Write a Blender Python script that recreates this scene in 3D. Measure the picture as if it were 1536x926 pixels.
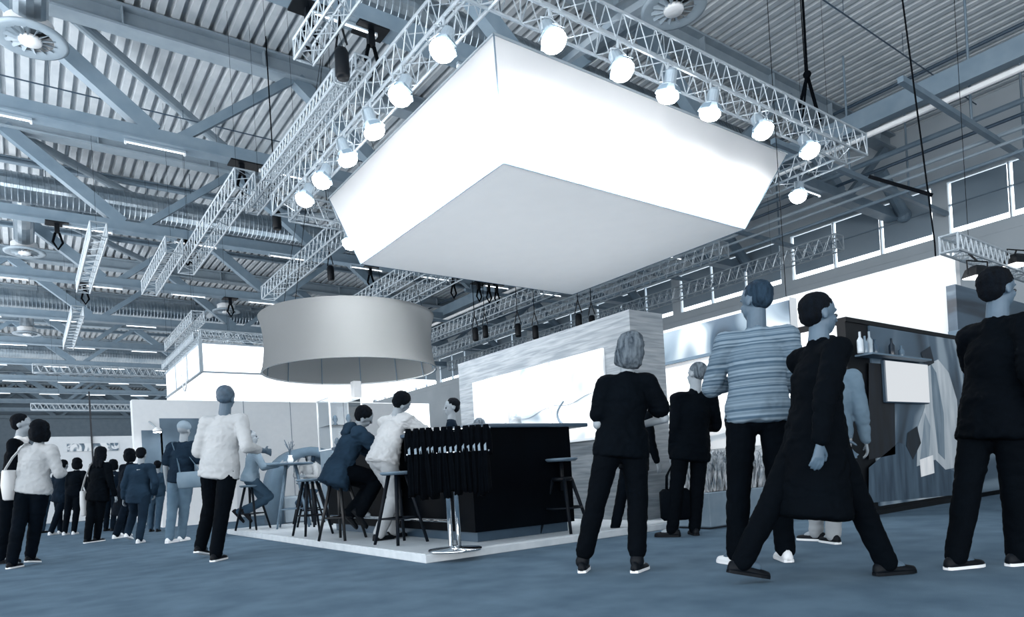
import bpy, math, random
from mathutils import Vector, Matrix, noise, Euler
random.seed(7)
for _o in list(bpy.data.objects): bpy.data.objects.remove(_o)
SC = bpy.context.scene
COL = SC.collection
PI = math.pi

# ------------------------------------------------------------------ camera
CAM_H, ROLL, AZ, FPX, HORIZON = 0.72, math.radians(3.4), math.radians(36), 1010.0, 712.0
FWD = Vector((math.sin(AZ), math.cos(AZ), 0)); RGT = Vector((FWD.y, -FWD.x, 0)); UPZ = Vector((0, 0, 1))
cr, sr = math.cos(ROLL), math.sin(ROLL)
cam_d = bpy.data.cameras.new('camera'); cam = bpy.data.objects.new('camera', cam_d); COL.objects.link(cam)
cam_d.sensor_fit = 'HORIZONTAL'; cam_d.sensor_width = 36.0; cam_d.lens = 36.0 * FPX / 1536
cam_d.shift_y = (HORIZON - 463) / 1536; cam_d.clip_start = .05; cam_d.clip_end = 400
cx, cy = RGT * cr - UPZ * sr, RGT * sr + UPZ * cr
cam.matrix_world = Matrix(((cx.x, cy.x, -FWD.x, 0), (cx.y, cy.y, -FWD.y, 0), (cx.z, cy.z, -FWD.z, CAM_H), (0, 0, 0, 1)))
SC.camera = cam

def ray(x, y):
    u = (x - 768) / FPX; v = -(y - HORIZON) / FPX
    return FWD + RGT * (u * cr + v * sr) + UPZ * (-u * sr + v * cr)
CAMP = Vector((0, 0, CAM_H))
def atz(x, y, z): d = ray(x, y); return CAMP + d * ((z - CAM_H) / d.z)
def atX(x, y, X): d = ray(x, y); return CAMP + d * (X / d.x)
def atY(x, y, Y): d = ray(x, y); return CAMP + d * (Y / d.y)
def atD(x, y, D): return CAMP + ray(x, y) * D
def depth(p): return (Vector(p) - CAMP).dot(FWD)

# ------------------------------------------------------------------ light and exposure
SC.view_settings.view_transform = 'Standard'; SC.view_settings.look = 'None'
SC.view_settings.exposure = 0.0; SC.view_settings.gamma = 1.0; SC.view_settings.use_curve_mapping = False
SC.cycles.use_denoising = True
SC.cycles.max_bounces = 6; SC.cycles.diffuse_bounces = 3; SC.cycles.glossy_bounces = 3
SC.cycles.transparent_max_bounces = 24; SC.cycles.caustics_reflective = False; SC.cycles.caustics_refractive = False
SC.cycles.sample_clamp_indirect = 3.0
W = bpy.data.worlds.new('hall_surroundings'); SC.world = W; W.use_nodes = True
bg = W.node_tree.nodes['Background']; bg.inputs[0].default_value = (.93, .97, 1.0, 1); bg.inputs[1].default_value = .42

def area(name, loc, target, sx, sy, power, col=(1, 1, 1)):
    l = bpy.data.lights.new(name, 'AREA'); l.shape = 'RECTANGLE'; l.size = sx; l.size_y = sy; l.energy = power; l.color = col
    o = bpy.data.objects.new(name, l); COL.objects.link(o); o.location = loc
    o.rotation_euler = (Vector(target) - Vector(loc)).to_track_quat('-Z', 'Y').to_euler(); return o
# added fill lamps out of view: high at left, and behind the camera
area('fill_left_high', (-24, 22, 7), (4, 24, 9.5), 60, 5, 6500, (.96, .98, 1.0))
area('fill_behind_high', (-9, -12, 4.5), (6, 12, 7.0), 22, 7, 700, (.96, .98, 1.0))
# more added fills without a visible source, for roof, sides and banner underside
area('fill_left_low', (-17, 20, 1.6), (8, 20, 11), 50, 3, 2800, (.98, .99, 1.0))
area('roof_fill_left', (-9, 22, 3.6), (-9, 22, 12), 14, 56, 11500, (.98, .99, 1.0))
area('roof_fill_behind', (4, -5, 3.0), (6, 0, 12), 16, 5, 800, (.98, .99, 1.0))
area('fill_behind_low', (-4, -7, 1.2), (8, 10, 7), 18, 2.4, 1300, (.98, .99, 1.0))
area('roof_fill_far', (9, 56, 3.4), (9, 56, 12), 26, 30, 2600, (.98, .99, 1.0))

# ------------------------------------------------------------------ colours (the photograph is a blue duotone)
STOPS = [(0, (0, 1, 4)), (.08, (5, 14, 24)), (.25, (38, 58, 76)), (.45, (92, 114, 131)), (.65, (160, 172, 181)), (.85, (216, 221, 225)), (1, (255, 255, 255))]
def lin(c): c /= 255.0; return c / 12.92 if c < .04045 else ((c + .055) / 1.055) ** 2.4
def tone(v, sat=1.0):
    if sat < 1:
        c = tone(v); g = .2 * c[0] + .7 * c[1] + .1 * c[2]; return tuple(g + (x - g) * sat for x in c[:3]) + (1,)
    v = max(0, min(1, v))
    for (a, ca), (b, cb) in zip(STOPS, STOPS[1:]):
        if v <= b:
            t = (v - a) / (b - a); return tuple(lin(ca[i] + (cb[i] - ca[i]) * t) for i in range(3)) + (1,)
MATS = {}
def mat(name, v, rough=.6, metal=0.0, noise_amt=0.0, nscale=8.0, bump=0.0, bscale=60.0, stretch=(1, 1, 1), emit=0.0, spec=.5, sheen=0, coord='Object', sat=1.0):
    """one procedural material: base tone v, optional tone noise and bump"""
    if name in MATS: return MATS[name]
    m = bpy.data.materials.new(name); m.use_nodes = True; nt = m.node_tree; b = nt.nodes['Principled BSDF']
    b.inputs['Roughness'].default_value = rough; b.inputs['Metallic'].default_value = metal
    b.inputs['Specular IOR Level'].default_value = spec
    b.inputs['Base Color'].default_value = tone(v)
    tc = nt.nodes.new('ShaderNodeTexCoord'); mp = nt.nodes.new('ShaderNodeMapping'); mp.inputs['Scale'].default_value = stretch
    nt.links.new(tc.outputs[coord], mp.inputs[0])
    n = nt.nodes.new('ShaderNodeTexNoise'); n.inputs['Scale'].default_value = nscale; n.inputs['Detail'].default_value = 5
    nt.links.new(mp.outputs[0], n.inputs['Vector'])
    r = nt.nodes.new('ShaderNodeValToRGB'); r.color_ramp.elements[0].position = .3; r.color_ramp.elements[1].position = .7
    na = noise_amt if noise_amt else .01
    r.color_ramp.elements[0].color = tone(v - na, sat); r.color_ramp.elements[1].color = tone(v + na, sat)
    nt.links.new(n.outputs[0], r.inputs[0]); nt.links.new(r.outputs[0], b.inputs['Base Color'])
    if bump:
        n2 = nt.nodes.new('ShaderNodeTexNoise'); n2.inputs['Scale'].default_value = bscale; n2.inputs['Detail'].default_value = 3
        nt.links.new(mp.outputs[0], n2.inputs['Vector'])
        bp = nt.nodes.new('ShaderNodeBump'); bp.inputs['Strength'].default_value = bump; bp.inputs['Distance'].default_value = .02
        nt.links.new(n2.outputs[0], bp.inputs['Height']); nt.links.new(bp.outputs[0], b.inputs['Normal'])
    if emit:
        b.inputs['Emission Color'].default_value = (.93, .97, 1, 1); b.inputs['Emission Strength'].default_value = emit
    MATS[name] = m; return m

def fabric_mat(name, v, transl=.35, emit=0, grey=None):
    """white stretched fabric: diffuse plus translucent, a fine weave bump"""
    if name in MATS: return MATS[name]
    m = bpy.data.materials.new(name); m.use_nodes = True; nt = m.node_tree; nt.nodes.clear()
    o = nt.nodes.new('ShaderNodeOutputMaterial'); d = nt.nodes.new('ShaderNodeBsdfDiffuse'); t = nt.nodes.new('ShaderNodeBsdfTranslucent'); mx = nt.nodes.new('ShaderNodeMixShader')
    n = nt.nodes.new('ShaderNodeTexNoise'); n.inputs['Scale'].default_value = 3; r = nt.nodes.new('ShaderNodeValToRGB')
    r.color_ramp.elements[0].color = tone(v - .02); r.color_ramp.elements[1].color = tone(v)
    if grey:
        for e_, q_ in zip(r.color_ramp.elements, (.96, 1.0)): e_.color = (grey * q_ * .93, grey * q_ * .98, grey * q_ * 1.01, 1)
    tc = nt.nodes.new('ShaderNodeTexCoord'); nt.links.new(tc.outputs['Object'], n.inputs[0]); nt.links.new(n.outputs[0], r.inputs[0])
    nt.links.new(r.outputs[0], d.inputs[0]); nt.links.new(r.outputs[0], t.inputs[0])
    mx.inputs[0].default_value = transl; nt.links.new(d.outputs[0], mx.inputs[1]); nt.links.new(t.outputs[0], mx.inputs[2])
    last = mx
    if emit:
        e = nt.nodes.new('ShaderNodeEmission'); e.inputs[0].default_value = (.95, .98, 1, 1); e.inputs[1].default_value = emit
        a = nt.nodes.new('ShaderNodeAddShader'); nt.links.new(mx.outputs[0], a.inputs[0]); nt.links.new(e.outputs[0], a.inputs[1]); last = a
    nt.links.new(last.outputs[0], o.inputs[0]); MATS[name] = m; return m

def emis(name, strength, col=(1, 1, 1, 1)):
    if name in MATS: return MATS[name]
    m = bpy.data.materials.new(name); m.use_nodes = True; nt = m.node_tree; nt.nodes.clear()
    o = nt.nodes.new('ShaderNodeOutputMaterial'); e = nt.nodes.new('ShaderNodeEmission'); e.inputs[0].default_value = col; e.inputs[1].default_value = strength
    nt.links.new(e.outputs[0], o.inputs[0]); MATS[name] = m; return m

def graphic_mat(name, stops, scale=1.2, dist=2.0, emit=0, detail=2, stretch=(1, 1, 1), seed=0, rough=.4):
    """a printed picture: soft blobs of several tones"""
    m = bpy.data.materials.new(name); m.use_nodes = True; nt = m.node_tree; b = nt.nodes['Principled BSDF']; b.inputs['Roughness'].default_value = rough
    tc = nt.nodes.new('ShaderNodeTexCoord'); mp = nt.nodes.new('ShaderNodeMapping'); mp.inputs['Scale'].default_value = stretch; mp.inputs['Location'].default_value = (seed * 3.1, seed * 1.7, seed)
    n = nt.nodes.new('ShaderNodeTexNoise'); n.inputs['Scale'].default_value = scale; n.inputs['Detail'].default_value = detail; n.inputs['Distortion'].default_value = dist
    r = nt.nodes.new('ShaderNodeValToRGB'); r.color_ramp.interpolation = 'EASE'
    while len(r.color_ramp.elements) < len(stops): r.color_ramp.elements.new(.5)
    for e, (p, v) in zip(r.color_ramp.elements, stops): e.position = p; e.color = tone(v)
    nt.links.new(tc.outputs['Object'], mp.inputs[0]); nt.links.new(mp.outputs[0], n.inputs[0]); nt.links.new(n.outputs[0], r.inputs[0]); nt.links.new(r.outputs[0], b.inputs['Base Color'])
    if emit:
        nt.links.new(r.outputs[0], b.inputs['Emission Color']); b.inputs['Emission Strength'].default_value = emit
    return m

def wood_mat(name, v, amt=.06, scale=1.6):
    m = bpy.data.materials.new(name); m.use_nodes = True; nt = m.node_tree; b = nt.nodes['Principled BSDF']; b.inputs['Roughness'].default_value = .5
    tc = nt.nodes.new('ShaderNodeTexCoord'); mp = nt.nodes.new('ShaderNodeMapping'); mp.inputs['Scale'].default_value = (1.2, 1.2, 18)
    n = nt.nodes.new('ShaderNodeTexNoise'); n.inputs['Scale'].default_value = scale; n.inputs['Detail'].default_value = 6; n.inputs['Distortion'].default_value = .6
    r = nt.nodes.new('ShaderNodeValToRGB'); r.color_ramp.elements[0].position = .35; r.color_ramp.elements[1].position = .68
    r.color_ramp.elements[0].color = tone(v - amt, .45); r.color_ramp.elements[1].color = tone(v + amt, .45)
    nt.links.new(tc.outputs['Object'], mp.inputs[0]); nt.links.new(mp.outputs[0], n.inputs[0]); nt.links.new(n.outputs[0], r.inputs[0]); nt.links.new(r.outputs[0], b.inputs['Base Color'])
    MATS[name] = m; return m

# ------------------------------------------------------------------ mesh helpers
class MB:
    def __init__(s): s.v = []; s.f = []; s.fm = []
    def add(s, vs, fs, mi=0):
        k = len(s.v); s.v += [tuple(p) for p in vs]; s.f += [tuple(i + k for i in f) for f in fs]; s.fm += [mi] * len(fs); return s
    def box(s, x0, x1, y0, y1, z0, z1, mi=0):
        vs = [(x, y, z) for z in (z0, z1) for y in (y0, y1) for x in (x0, x1)]
        return s.add(vs, [(0, 2, 3, 1), (4, 5, 7, 6), (0, 1, 5, 4), (2, 6, 7, 3), (0, 4, 6, 2), (1, 3, 7, 5)], mi)
    def bevbox(s, x0, x1, y0, y1, z0, z1, b=.01):
        vs = []; fs = []
        c = Vector(((x0 + x1) / 2, (y0 + y1) / 2, (z0 + z1) / 2)); h = Vector(((x1 - x0) / 2, (y1 - y0) / 2, (z1 - z0) / 2))
        rings = []
        for z, i in ((-h.z, b), (-h.z + b, 0), (h.z - b, 0), (h.z, b)):
            r = []
            X, Y = h.x - i, h.y - i
            for px, py in ((X - b, -Y), (X, -Y + b), (X, Y - b), (X - b, Y), (-X + b, Y), (-X, Y - b), (-X, -Y + b), (-X + b, -Y)):
                r.append(len(vs)); vs.append(c + Vector((px, py, z)))
            rings.append(r)
        for a, d in zip(rings, rings[1:]):
            for i in range(8): fs.append((a[i], a[(i + 1) % 8], d[(i + 1) % 8], d[i]))
        fs.append(tuple(reversed(rings[0]))); fs.append(tuple(rings[-1]))
        return s.add(vs, fs)
    def ring_loft(s, rings, cap=True, closed=True):
        vs = [p for r in rings for p in r]; n = len(rings[0]); fs = []
        for k in range(len(rings) - 1):
            for i in range(n if closed else n - 1):
                j = (i + 1) % n
                fs.append((k * n + i, k * n + j, (k + 1) * n + j, (k + 1) * n + i))
        if cap: fs.append(tuple(range(n - 1, -1, -1))); fs.append(tuple((len(rings) - 1) * n + i for i in range(n)))
        return s.add(vs, fs)
    def tube(s, p0, p1, r, n=8, r1=None, up=None):
        p0, p1 = Vector(p0), Vector(p1); d = (p1 - p0)
        if d.length < 1e-6: return s
        d.normalize(); a = d.orthogonal().normalized() if up is None else (Vector(up) - d * d.dot(Vector(up))).normalized(); b = d.cross(a); r1 = r if r1 is None else r1
        off = PI / n if n == 4 else 0
        R = [[p + (a * math.cos(2 * PI * i / n + off) + b * math.sin(2 * PI * i / n + off)) * q for i in range(n)] for p, q in ((p0, r), (p1, r1))]
        return s.ring_loft(R)
    def bar(s, p0, p1, w, h, up=(0, 0, 1)):
        p0, p1 = Vector(p0), Vector(p1); d = (p1 - p0).normalized(); u = Vector(up); u = (u - d * d.dot(u)).normalized(); a = d.cross(u)
        R = [[p + a * sx * w / 2 + u * sy * h / 2 for sx, sy in ((-1, -1), (1, -1), (1, 1), (-1, 1))] for p in (p0, p1)]
        return s.ring_loft(R)
    def path(s, pts, r, n=8):
        pts = [Vector(p) for p in pts]; R = []; a = None
        for i, p in enumerate(pts):
            d = (pts[min(i + 1, len(pts) - 1)] - pts[max(i - 1, 0)]).normalized()
            a = d.orthogonal().normalized() if a is None else (a - d * d.dot(a)).normalized(); b = d.cross(a)
            q = r[i] if isinstance(r, (list, tuple)) else r
            R.append([p + (a * math.cos(2 * PI * k / n) + b * math.sin(2 * PI * k / n)) * q for k in range(n)])
        return s.ring_loft(R)
    def lathe(s, prof, c=(0, 0, 0), n=32, cap=True):
        c = Vector(c)
        return s.ring_loft([[c + Vector((r * math.cos(2 * PI * i / n), r * math.sin(2 * PI * i / n), z)) for i in range(n)] for r, z in prof], cap)
    def ball(s, c, r, n=12, m=8):
        c = Vector(c); r = Vector(r) if not isinstance(r, (int, float)) else Vector((r, r, r))
        R = []
        for j in range(1, m):
            t = PI * j / m; R.append([c + Vector((r.x * math.sin(t) * math.cos(2 * PI * i / n), r.y * math.sin(t) * math.sin(2 * PI * i / n), -r.z * math.cos(t))) for i in range(n)])
        return s.ring_loft(R)
    def quad(s, a, b, c, d): return s.add([a, b, c, d], [(0, 1, 2, 3)])
    def slab(s, corners, t):
        """a flat polygon (corners in order) given thickness t along its normal"""
        c = [Vector(p) for p in corners]; n = (c[1] - c[0]).cross(c[2] - c[0]).normalized() * t
        k = len(c); return s.add([p for p in c] + [p + n for p in c], [tuple(range(k - 1, -1, -1)), tuple(range(k, 2 * k))] + [(i, (i + 1) % k, (i + 1) % k + k, i + k) for i in range(k)])
    def build(s, name, material, parent=None, smooth=False):
        me = bpy.data.meshes.new(name); me.from_pydata(s.v, [], s.f)
        ms = material if isinstance(material, (list, tuple)) else [material]
        for m in ms: me.materials.append(m)
        if len(ms) > 1: me.polygons.foreach_set('material_index', s.fm)
        if smooth: me.polygons.foreach_set('use_smooth', [True] * len(me.polygons))
        me.update(); o = bpy.data.objects.new(name, me); COL.objects.link(o)
        if parent: o.parent = parent
        return o

def tag(o, label=None, cat=None, group=None, kind=None):
    if label: o['label'] = label
    if cat: o['category'] = cat
    if group: o['group'] = group
    if kind: o['kind'] = kind
    return o
def thing(name, label, cat, loc=(0, 0, 0), rz=0, group=None):
    o = bpy.data.objects.new(name, None); COL.objects.link(o); o.location = loc; o.rotation_euler = (0, 0, rz); o.empty_display_size = .1
    return tag(o, label, cat, group)
def struct(o): o['kind'] = 'structure'; return o
def dup(root, loc=None, rz=None, label=None, group=None, scale=None):
    def cp(o, par):
        c = o.copy(); COL.objects.link(c)
        if par: c.parent = par
        for ch in kids.get(o, ()): cp(ch, c)
        return c
    kids = {}
    st = [root]
    while st:
        q = st.pop(); kids[q] = list(q.children); st += kids[q]
    r = cp(root, None)
    if loc is not None: r.location = loc
    if rz is not None: r.rotation_euler = (0, 0, rz)
    if label: r['label'] = label
    if group: r['group'] = group
    if scale: r.scale = scale
    return r
ORD = 'nearest second third fourth fifth sixth seventh eighth ninth tenth eleventh twelfth thirteenth fourteenth fifteenth sixteenth'.split()
# ================================================================== materials
M_floor = mat('dark_carpet', .41, .95, noise_amt=.035, nscale=3, bump=.25, bscale=240, spec=.15)
M_deck = mat('corrugated_deck', .74, .45, .0, noise_amt=.04, nscale=2)
M_steel = mat('painted_steel', .50, .5, noise_amt=.02, nscale=3)
M_steel_lt = mat('pale_steel', .58, .45, noise_amt=.02, nscale=3)
M_steel_dk = mat('dark_steel', .30, .5, noise_amt=.02)
M_duct = mat('galvanised_duct', .62, .28, .85, noise_amt=.05, nscale=2)
M_alu = mat('aluminium_truss', .66, .35, .35, noise_amt=.02)
M_black = mat('black_metal', .05, .5, spec=.2, noise_amt=.01)
M_chrome = mat('chrome', .85, .12, 1.0)
M_wall = mat('hall_wall', .68, .6, noise_amt=.02, nscale=.8)
M_white = mat('white_laminate', .90, .5)
M_greyw = mat('pale_grey_laminate', .85, .6, noise_amt=.01)
M_slate = mat('slate_panel', .42, .6, noise_amt=.03, nscale=2)
M_dark = mat('charcoal_panel', .12, .45, noise_amt=.02)
M_blackp = mat('black_laminate', .02, .5, spec=.04, noise_amt=.01, nscale=3)
M_fab = fabric_mat('banner_fabric', .95, .48)
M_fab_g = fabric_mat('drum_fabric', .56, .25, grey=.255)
M_seam = mat('seam_grey', .45, .6)
M_lamp = emis('lamp_lens', 60)
M_tube = emis('fluorescent_tube', 4, (.9, .96, 1, 1))
M_glow = fabric_mat('backlit_fabric', .95, .2, emit=1.1)
M_day = emis('daylight_glass', 4, (.9, .96, 1, 1))
M_blind = mat('window_blind', .56, .8, noise_amt=.02, nscale=.6)
M_plat = mat('platform_boards', .74, .4, noise_amt=.04, nscale=2, stretch=(1, 6, 1))
M_wood = wood_mat('pale_oak_veneer', .50)
M_cable = mat('black_cable', .02, .8, spec=.05)

# ================================================================== floor, ceiling, walls
XR = 24.7; ZC = 11.75; YF = 78.0
m = MB(); m.quad((-26, -8, 0), (XR, -8, 0), (XR, YF, 0), (-26, YF, 0)); struct(m.build('floor', M_floor))
# corrugated roof deck: trapezoid ribs running along Y
m = MB(); pitch = .31; x = -26.0; prof = []
while x < XR:
    prof += [(x, ZC), (x + .09, ZC), (x + .12, ZC - .16), (x + .28, ZC - .16)]; x += pitch
vs = [(px, y, pz) for y in (-8, YF) for px, pz in prof]; n = len(prof)
m.add(vs, [(i, i + n, i + 1 + n, i + 1) for i in range(n - 1)])
m.box(-26, XR, -8, YF, ZC + .05, ZC + .3)
struct(m.build('ceiling', M_deck))
m = MB(); ZS, ZT = 7.65, 9.35
m.box(XR, XR + .3, -8, YF, 0, ZS); m.box(XR, XR + .3, -8, YF, ZT, ZC + .2)
# piers between the window groups
groups = []; y = 14.6 - 5.52 * 4
while y < YF:
    groups.append((y - 5.05, y)); m.box(XR, XR + .3, y, y + .47, ZS, ZT); y += 5.52
m.box(XR + .01, XR + .3, -8, groups[0][0], ZS, ZT)
for z in (1.5, 3.0, 4.5, 6.0, 7.3): m.box(XR - .02, XR, -8, YF, z, z + .05)
struct(m.build('wall_right', M_wall))
m = MB(); m.box(-26, XR, YF, YF + .3, 0, ZC); struct(m.build('wall_far', M_steel))
for k, (a, b) in enumerate(groups):
    w = MB().box(XR + .22, XR + .25, a, b, ZS, ZT).build('window_%d' % (k + 1), M_day); struct(w)
    for i in range(3):
        p0 = a + (b - a) * i / 3 + .08; p1 = a + (b - a) * (i + 1) / 3 - .08
        MB().box(XR + .10, XR + .13, p0, p1, ZS + .2, ZT - .03).build('blind', M_blind, w)
        if i: MB().box(XR + .06, XR + .2, p0 - .08, p0 - .04, ZS, ZT).build('mullion', M_steel_lt, w)
    MB().box(XR + .05, XR + .2, a, b, ZS + .95, ZS + .98).build('transom', M_steel, w)

# ================================================================== roof trusses
TY_ALL = [4.65 + 6.08 * k for k in range(0, 14) if 4.65 + 6.08 * k < YF]; TY = TY_ALL[1:]
ZB = 8.7
def roof_truss(loc, label):
    t = thing('roof_truss', label, 'roof truss', loc, 0, 'roof trusses spanning the hall')
    X0, X1 = -25.5, XR - .05
    m = MB(); m.box(X0, X1, -.14, .14, ZB - .02, ZB + .26); m.box(X0, X1, -.19, .19, ZB - .06, ZB - .02); m.build('bottom_chord', M_steel, t)
    m = MB(); m.box(X0, X1, -.22, .22, 11.05, 11.10); m.box(X0, X1, -.03, .03, 11.1, 11.5); m.box(X0, X1, -.22, .22, 11.5, 11.56)
    x = X0 + .3
    while x < X1: m.box(x, x + .03, -.2, .2, 11.1, 11.5); x += 3.05
    m.build('top_chord', M_steel_lt, t)
    k = -4
    while 3.05 + 6.1 * k < XR:
        xb = 3.05 + 6.1 * k
        for sx, w in ((-1, .34), (1, .2)):
            xt = xb + sx * 3.0
            if X0 < xb < X1 and X0 < xt < X1:
                MB().bar((xb + sx * .25, 0, ZB + .2), (xt, 0, 11.1), w, w * .8, (0, 1, 0)).build('diagonal', M_steel, t)
        k += 1
    return t
rt0 = roof_truss((0, TY[0], 0), 'nearest roof truss of blue grey steel crossing above the camera')
for k, y in enumerate(TY[1:]): dup(rt0, (0, y, 0), None, '%s roof truss from the camera, grey steel box chord with slanting struts' % ORD[k + 1])

# intermediate purlins under the deck
m = MB(); m.box(-25.5, XR - .1, -.1, .1, 11.40, 11.44); m.box(-25.5, XR - .1, -.02, .02, 11.44, 11.54); m.box(-25.5, XR - .1, -.1, .1, 11.54, 11.575)
pu = tag(m.build('purlin', M_steel), 'slim steel purlin under the deck beyond the third roof truss', 'purlin', 'slim purlins between the roof trusses')
pu.location = (0, TY[2] + 3.04, 0)
for k, y in enumerate(TY[3:-1]):
    q = dup(pu, (0, y + 3.04, 0), None, 'slim steel purlin under the deck beyond the %s roof truss' % ORD[k + 3])

# round diagonal braces in the roof plane
def brace(p0, p1, lab):
    m = MB(); m.tube(p0, p1, .13, 12); p0, p1 = Vector(p0), Vector(p1); d = (p1 - p0).normalized()
    for p, s in ((p0, -1), (p1, 1)): m.bar(p, p + d * s * .35, .04, .2)
    return tag(m.build('roof_brace', M_steel_lt, smooth=False), lab, 'brace', 'round wind braces under the deck')
for k, (Y0, XA, XB, rl) in enumerate([(16.8, 1.4, 6.6, 'second'), (16.8, 12.0, 6.9, 'second'), (22.9, .2, 6, 'third'), (22.9, 12.0, 6.2, 'third'), (28.97, 1, 6, 'fourth')]):
    brace((XA, Y0 + .3, 11.2), (XB, Y0 + 5.8, 11.2), 'round pale tube brace %s behind the %s roof truss' % (['rising rightwards', 'falling rightwards', 'rising rightwards', 'falling rightwards', 'rising rightwards', 'rising rightwards', 'falling rightwards', 'rising rightwards'][k], rl))

# ducts
def duct(Y, z, r, lab, x0=-25, x1=22):
    n = 28; m = MB(); xs = []; x = x0
    R = []
    while x < x1:
        for dx, rr in ((0, r), (.09, r), (.10, r + .012), (.14, r + .012)):
            R.append([(x + dx, Y + math.cos(2 * PI * i / n) * rr, z + math.sin(2 * PI * i / n) * rr) for i in range(n)])
        x += .15
    m.ring_loft(R)
    t = tag(m.build('air_duct', M_duct, smooth=False), lab, 'duct', 'ribbed round air ducts')
    m = MB(); x = x0 + 2
    while x < x1: 
        m.tube((x, Y, z + r), (x, Y, 11.4), .012, 5); x += 4
    m.build('hanger_rods', M_steel_dk, t)
    return t
duct(11.8, 10.0, .42, 'nearest ribbed silver air duct, crossing top centre behind the lamp truss')
duct(24.2, 10.0, .42, 'second ribbed silver duct, crossing the left half at mid ceiling height')
duct(37.5, 10.0, .42, 'third ribbed silver duct, above the lit white box at left')
duct(50.5, 10.0, .42, 'farthest ribbed silver duct, deep in the hall at left')

def diffuser(p, yduct, lab, sc=1.0):
    t = thing('ceiling_diffuser', lab, 'air diffuser', p, 0, 'round swirl air diffusers')
    m = MB(); R0 = .62
    m.lathe([(.38, .04), (R0 * .9, -.0), (R0, .02), (R0, .06), (.5, .1), (.40, .08)], n=36, cap=False); m.build('outer_ring', M_steel_lt, t, True)
    MB().lathe([(.0, -.02), (.17, -.03), (.19, 0), (.19, .05), (.0, .06)], n=24).build('hub', M_greyw, t, True)
    m = MB()
    for i in range(14):
        a = 2 * PI * i / 14; d = Vector((math.cos(a), math.sin(a), 0)); s = Vector((-d.y, d.x, 0))
        m.slab([d * .18 - s * .0 + Vector((0, 0, .0)), d * .42 + Vector((0, 0, 0)), d * .42 + s * .09 + Vector((0, 0, .07)), d * .18 + s * .045 + Vector((0, 0, .07))], .004)
    m.build('vanes', M_steel_lt, t)
    MB().lathe([(.40, .06), (.40, .34), (.33, .38)], n=28, cap=False).build('drum', M_greyw, t, True)
    MB().lathe([(.39, .30), (.0, .31)], n=28, cap=False).build('dark_throat', M_dark, t)
    m = MB(); dz = 10.0 - p[2]
    m.path([(0, 0, .35), (0, 0, dz * .7), (0, (yduct - p[1]) * .35, dz), (0, yduct - p[1], dz)], .3, 16); m.build('spigot', M_duct, t)
    return t
diffuser((.52, 15.3, 9.4), 11.8, 'round white swirl diffuser in the top left corner')
diffuser((10.5, 8.3, 9.4), 11.8, 'round white swirl diffuser at top centre above the lamp truss')
diffuser((.45, 28.6, 9.4), 24.2, 'round white diffuser hanging at far left below the second duct')
diffuser((.55, 41.5, 9.2), 37.5, 'small distant round diffuser at the left edge below the third duct')
diffuser((8.2, 33.5, 9.2), 37.5, 'distant round diffuser left of the white drum banner')

# fluorescent battens under the bottom chords
bt = None
for k, y in enumerate(TY[0:9]):
    nb = -1
    for j in range(9):
        X = -1.0 + j * 2.9 + (.9 if k % 2 else 0)
        if X > 22 or (k == 0 and X < 3): continue
        nb += 1; lab = 'slim lit fluorescent batten under the %s roof truss, %s from the left' % (ORD[k], ORD[nb].replace('nearest', 'first'))
        if bt is None:
            bt = thing('fluorescent_batten', lab, 'light fitting', (X, y, 8.6), 0, 'battens under the roof trusses')
            MB().box(-.62, .62, -.04, .04, -.01, .04).build('housing', M_steel_lt, bt)
            MB().tube((-.58, -.02, -.035), (.58, -.02, -.03), .015, 8).build('tube', M_tube, bt)
            [MB().box(sx * .60 - .02, sx * .60 + .02, -.04, .04, -.06, -.01).build('end_cap', M_greyw, bt) for sx in (-1, 1)]; q = bt
        else: q = dup(bt, (X, y, 8.6), None, lab)
        q['group'] = 'battens under the %s roof truss' % ORD[k]

# long pipes, cable trays and beams along the right side
def long_bar(name, p0, p1, w, h, lab, cat, m_=None, group=None):
    return tag(MB().bar(p0, p1, w, h).build(name, m_ or M_steel_lt), lab, cat, group)
b1a, b1b = atz(1536, 86, 8.9), atz(1282, 192, 8.9)
XA = (b1a.x + b1b.x) / 2
long_bar('crane_beam', (XA, -6, 9.05), (XA, 62, 9.05), .28, .45, 'wide grey steel beam running back above the lamp truss corner', 'beam', M_steel)
XA = atz(1400, 160, 8.55).x
o = tag(MB().tube((XA, -6, 8.55), (XA, 62, 8.55), .07, 10).build('pipe', M_white), 'bright white pipe running just below the wide grey beam at right', 'pipe', 'service pipes at right')
for k, (px, py, z, r, mm) in enumerate([(1536, 190, 8.4, .06, M_steel_lt), (1536, 205, 8.2, .045, M_steel_lt), (1536, 225, 8.0, .05, M_steel), (1536, 238, 9.4, .05, M_steel_lt), (1536, 150, 9.2, .08, M_steel), (1536, 170, 9.0, .05, M_steel_dk)]):
    X = min(atz(px, py, z).x, XR - .3)
    tag(MB().tube((X, -6, z), (X, 62, z), r, 8).build('pipe', mm), '%s service pipe down from the wide beam along the right wall' % ORD[k + 1].replace('nearest', 'first'), 'pipe', 'service pipes at right')
X = atz(1400, 100, 11.2).x; tag(MB().tube((X, -6, 11.2), (X, 40, 11.2), .05, 8).build('pipe', M_steel_dk), 'thin dark pipe close under the deck at top right', 'pipe', 'service pipes at right')
# cross brackets that carry the pipes
for k, Y in enumerate([3.4, 6.2, 9.1, 13.4, 18, 23, 28, 34]):
    m = MB(); m.bar((14.9, Y, 8.32), (XR - .05, Y, 8.32), .12, .12); m.tube((18.5, Y, 8.3), (18.5, Y, 11.5), .03, 6); m.tube((22, Y, 8.3), (22, Y, 11.5), .03, 6)
    tag(m.build('pipe_bracket', M_steel), '%s pale cross bracket carrying the pipes along the right wall' % ('nearest' if k == 0 else ORD[k]), 'bracket', 'pipe brackets at right')
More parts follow.
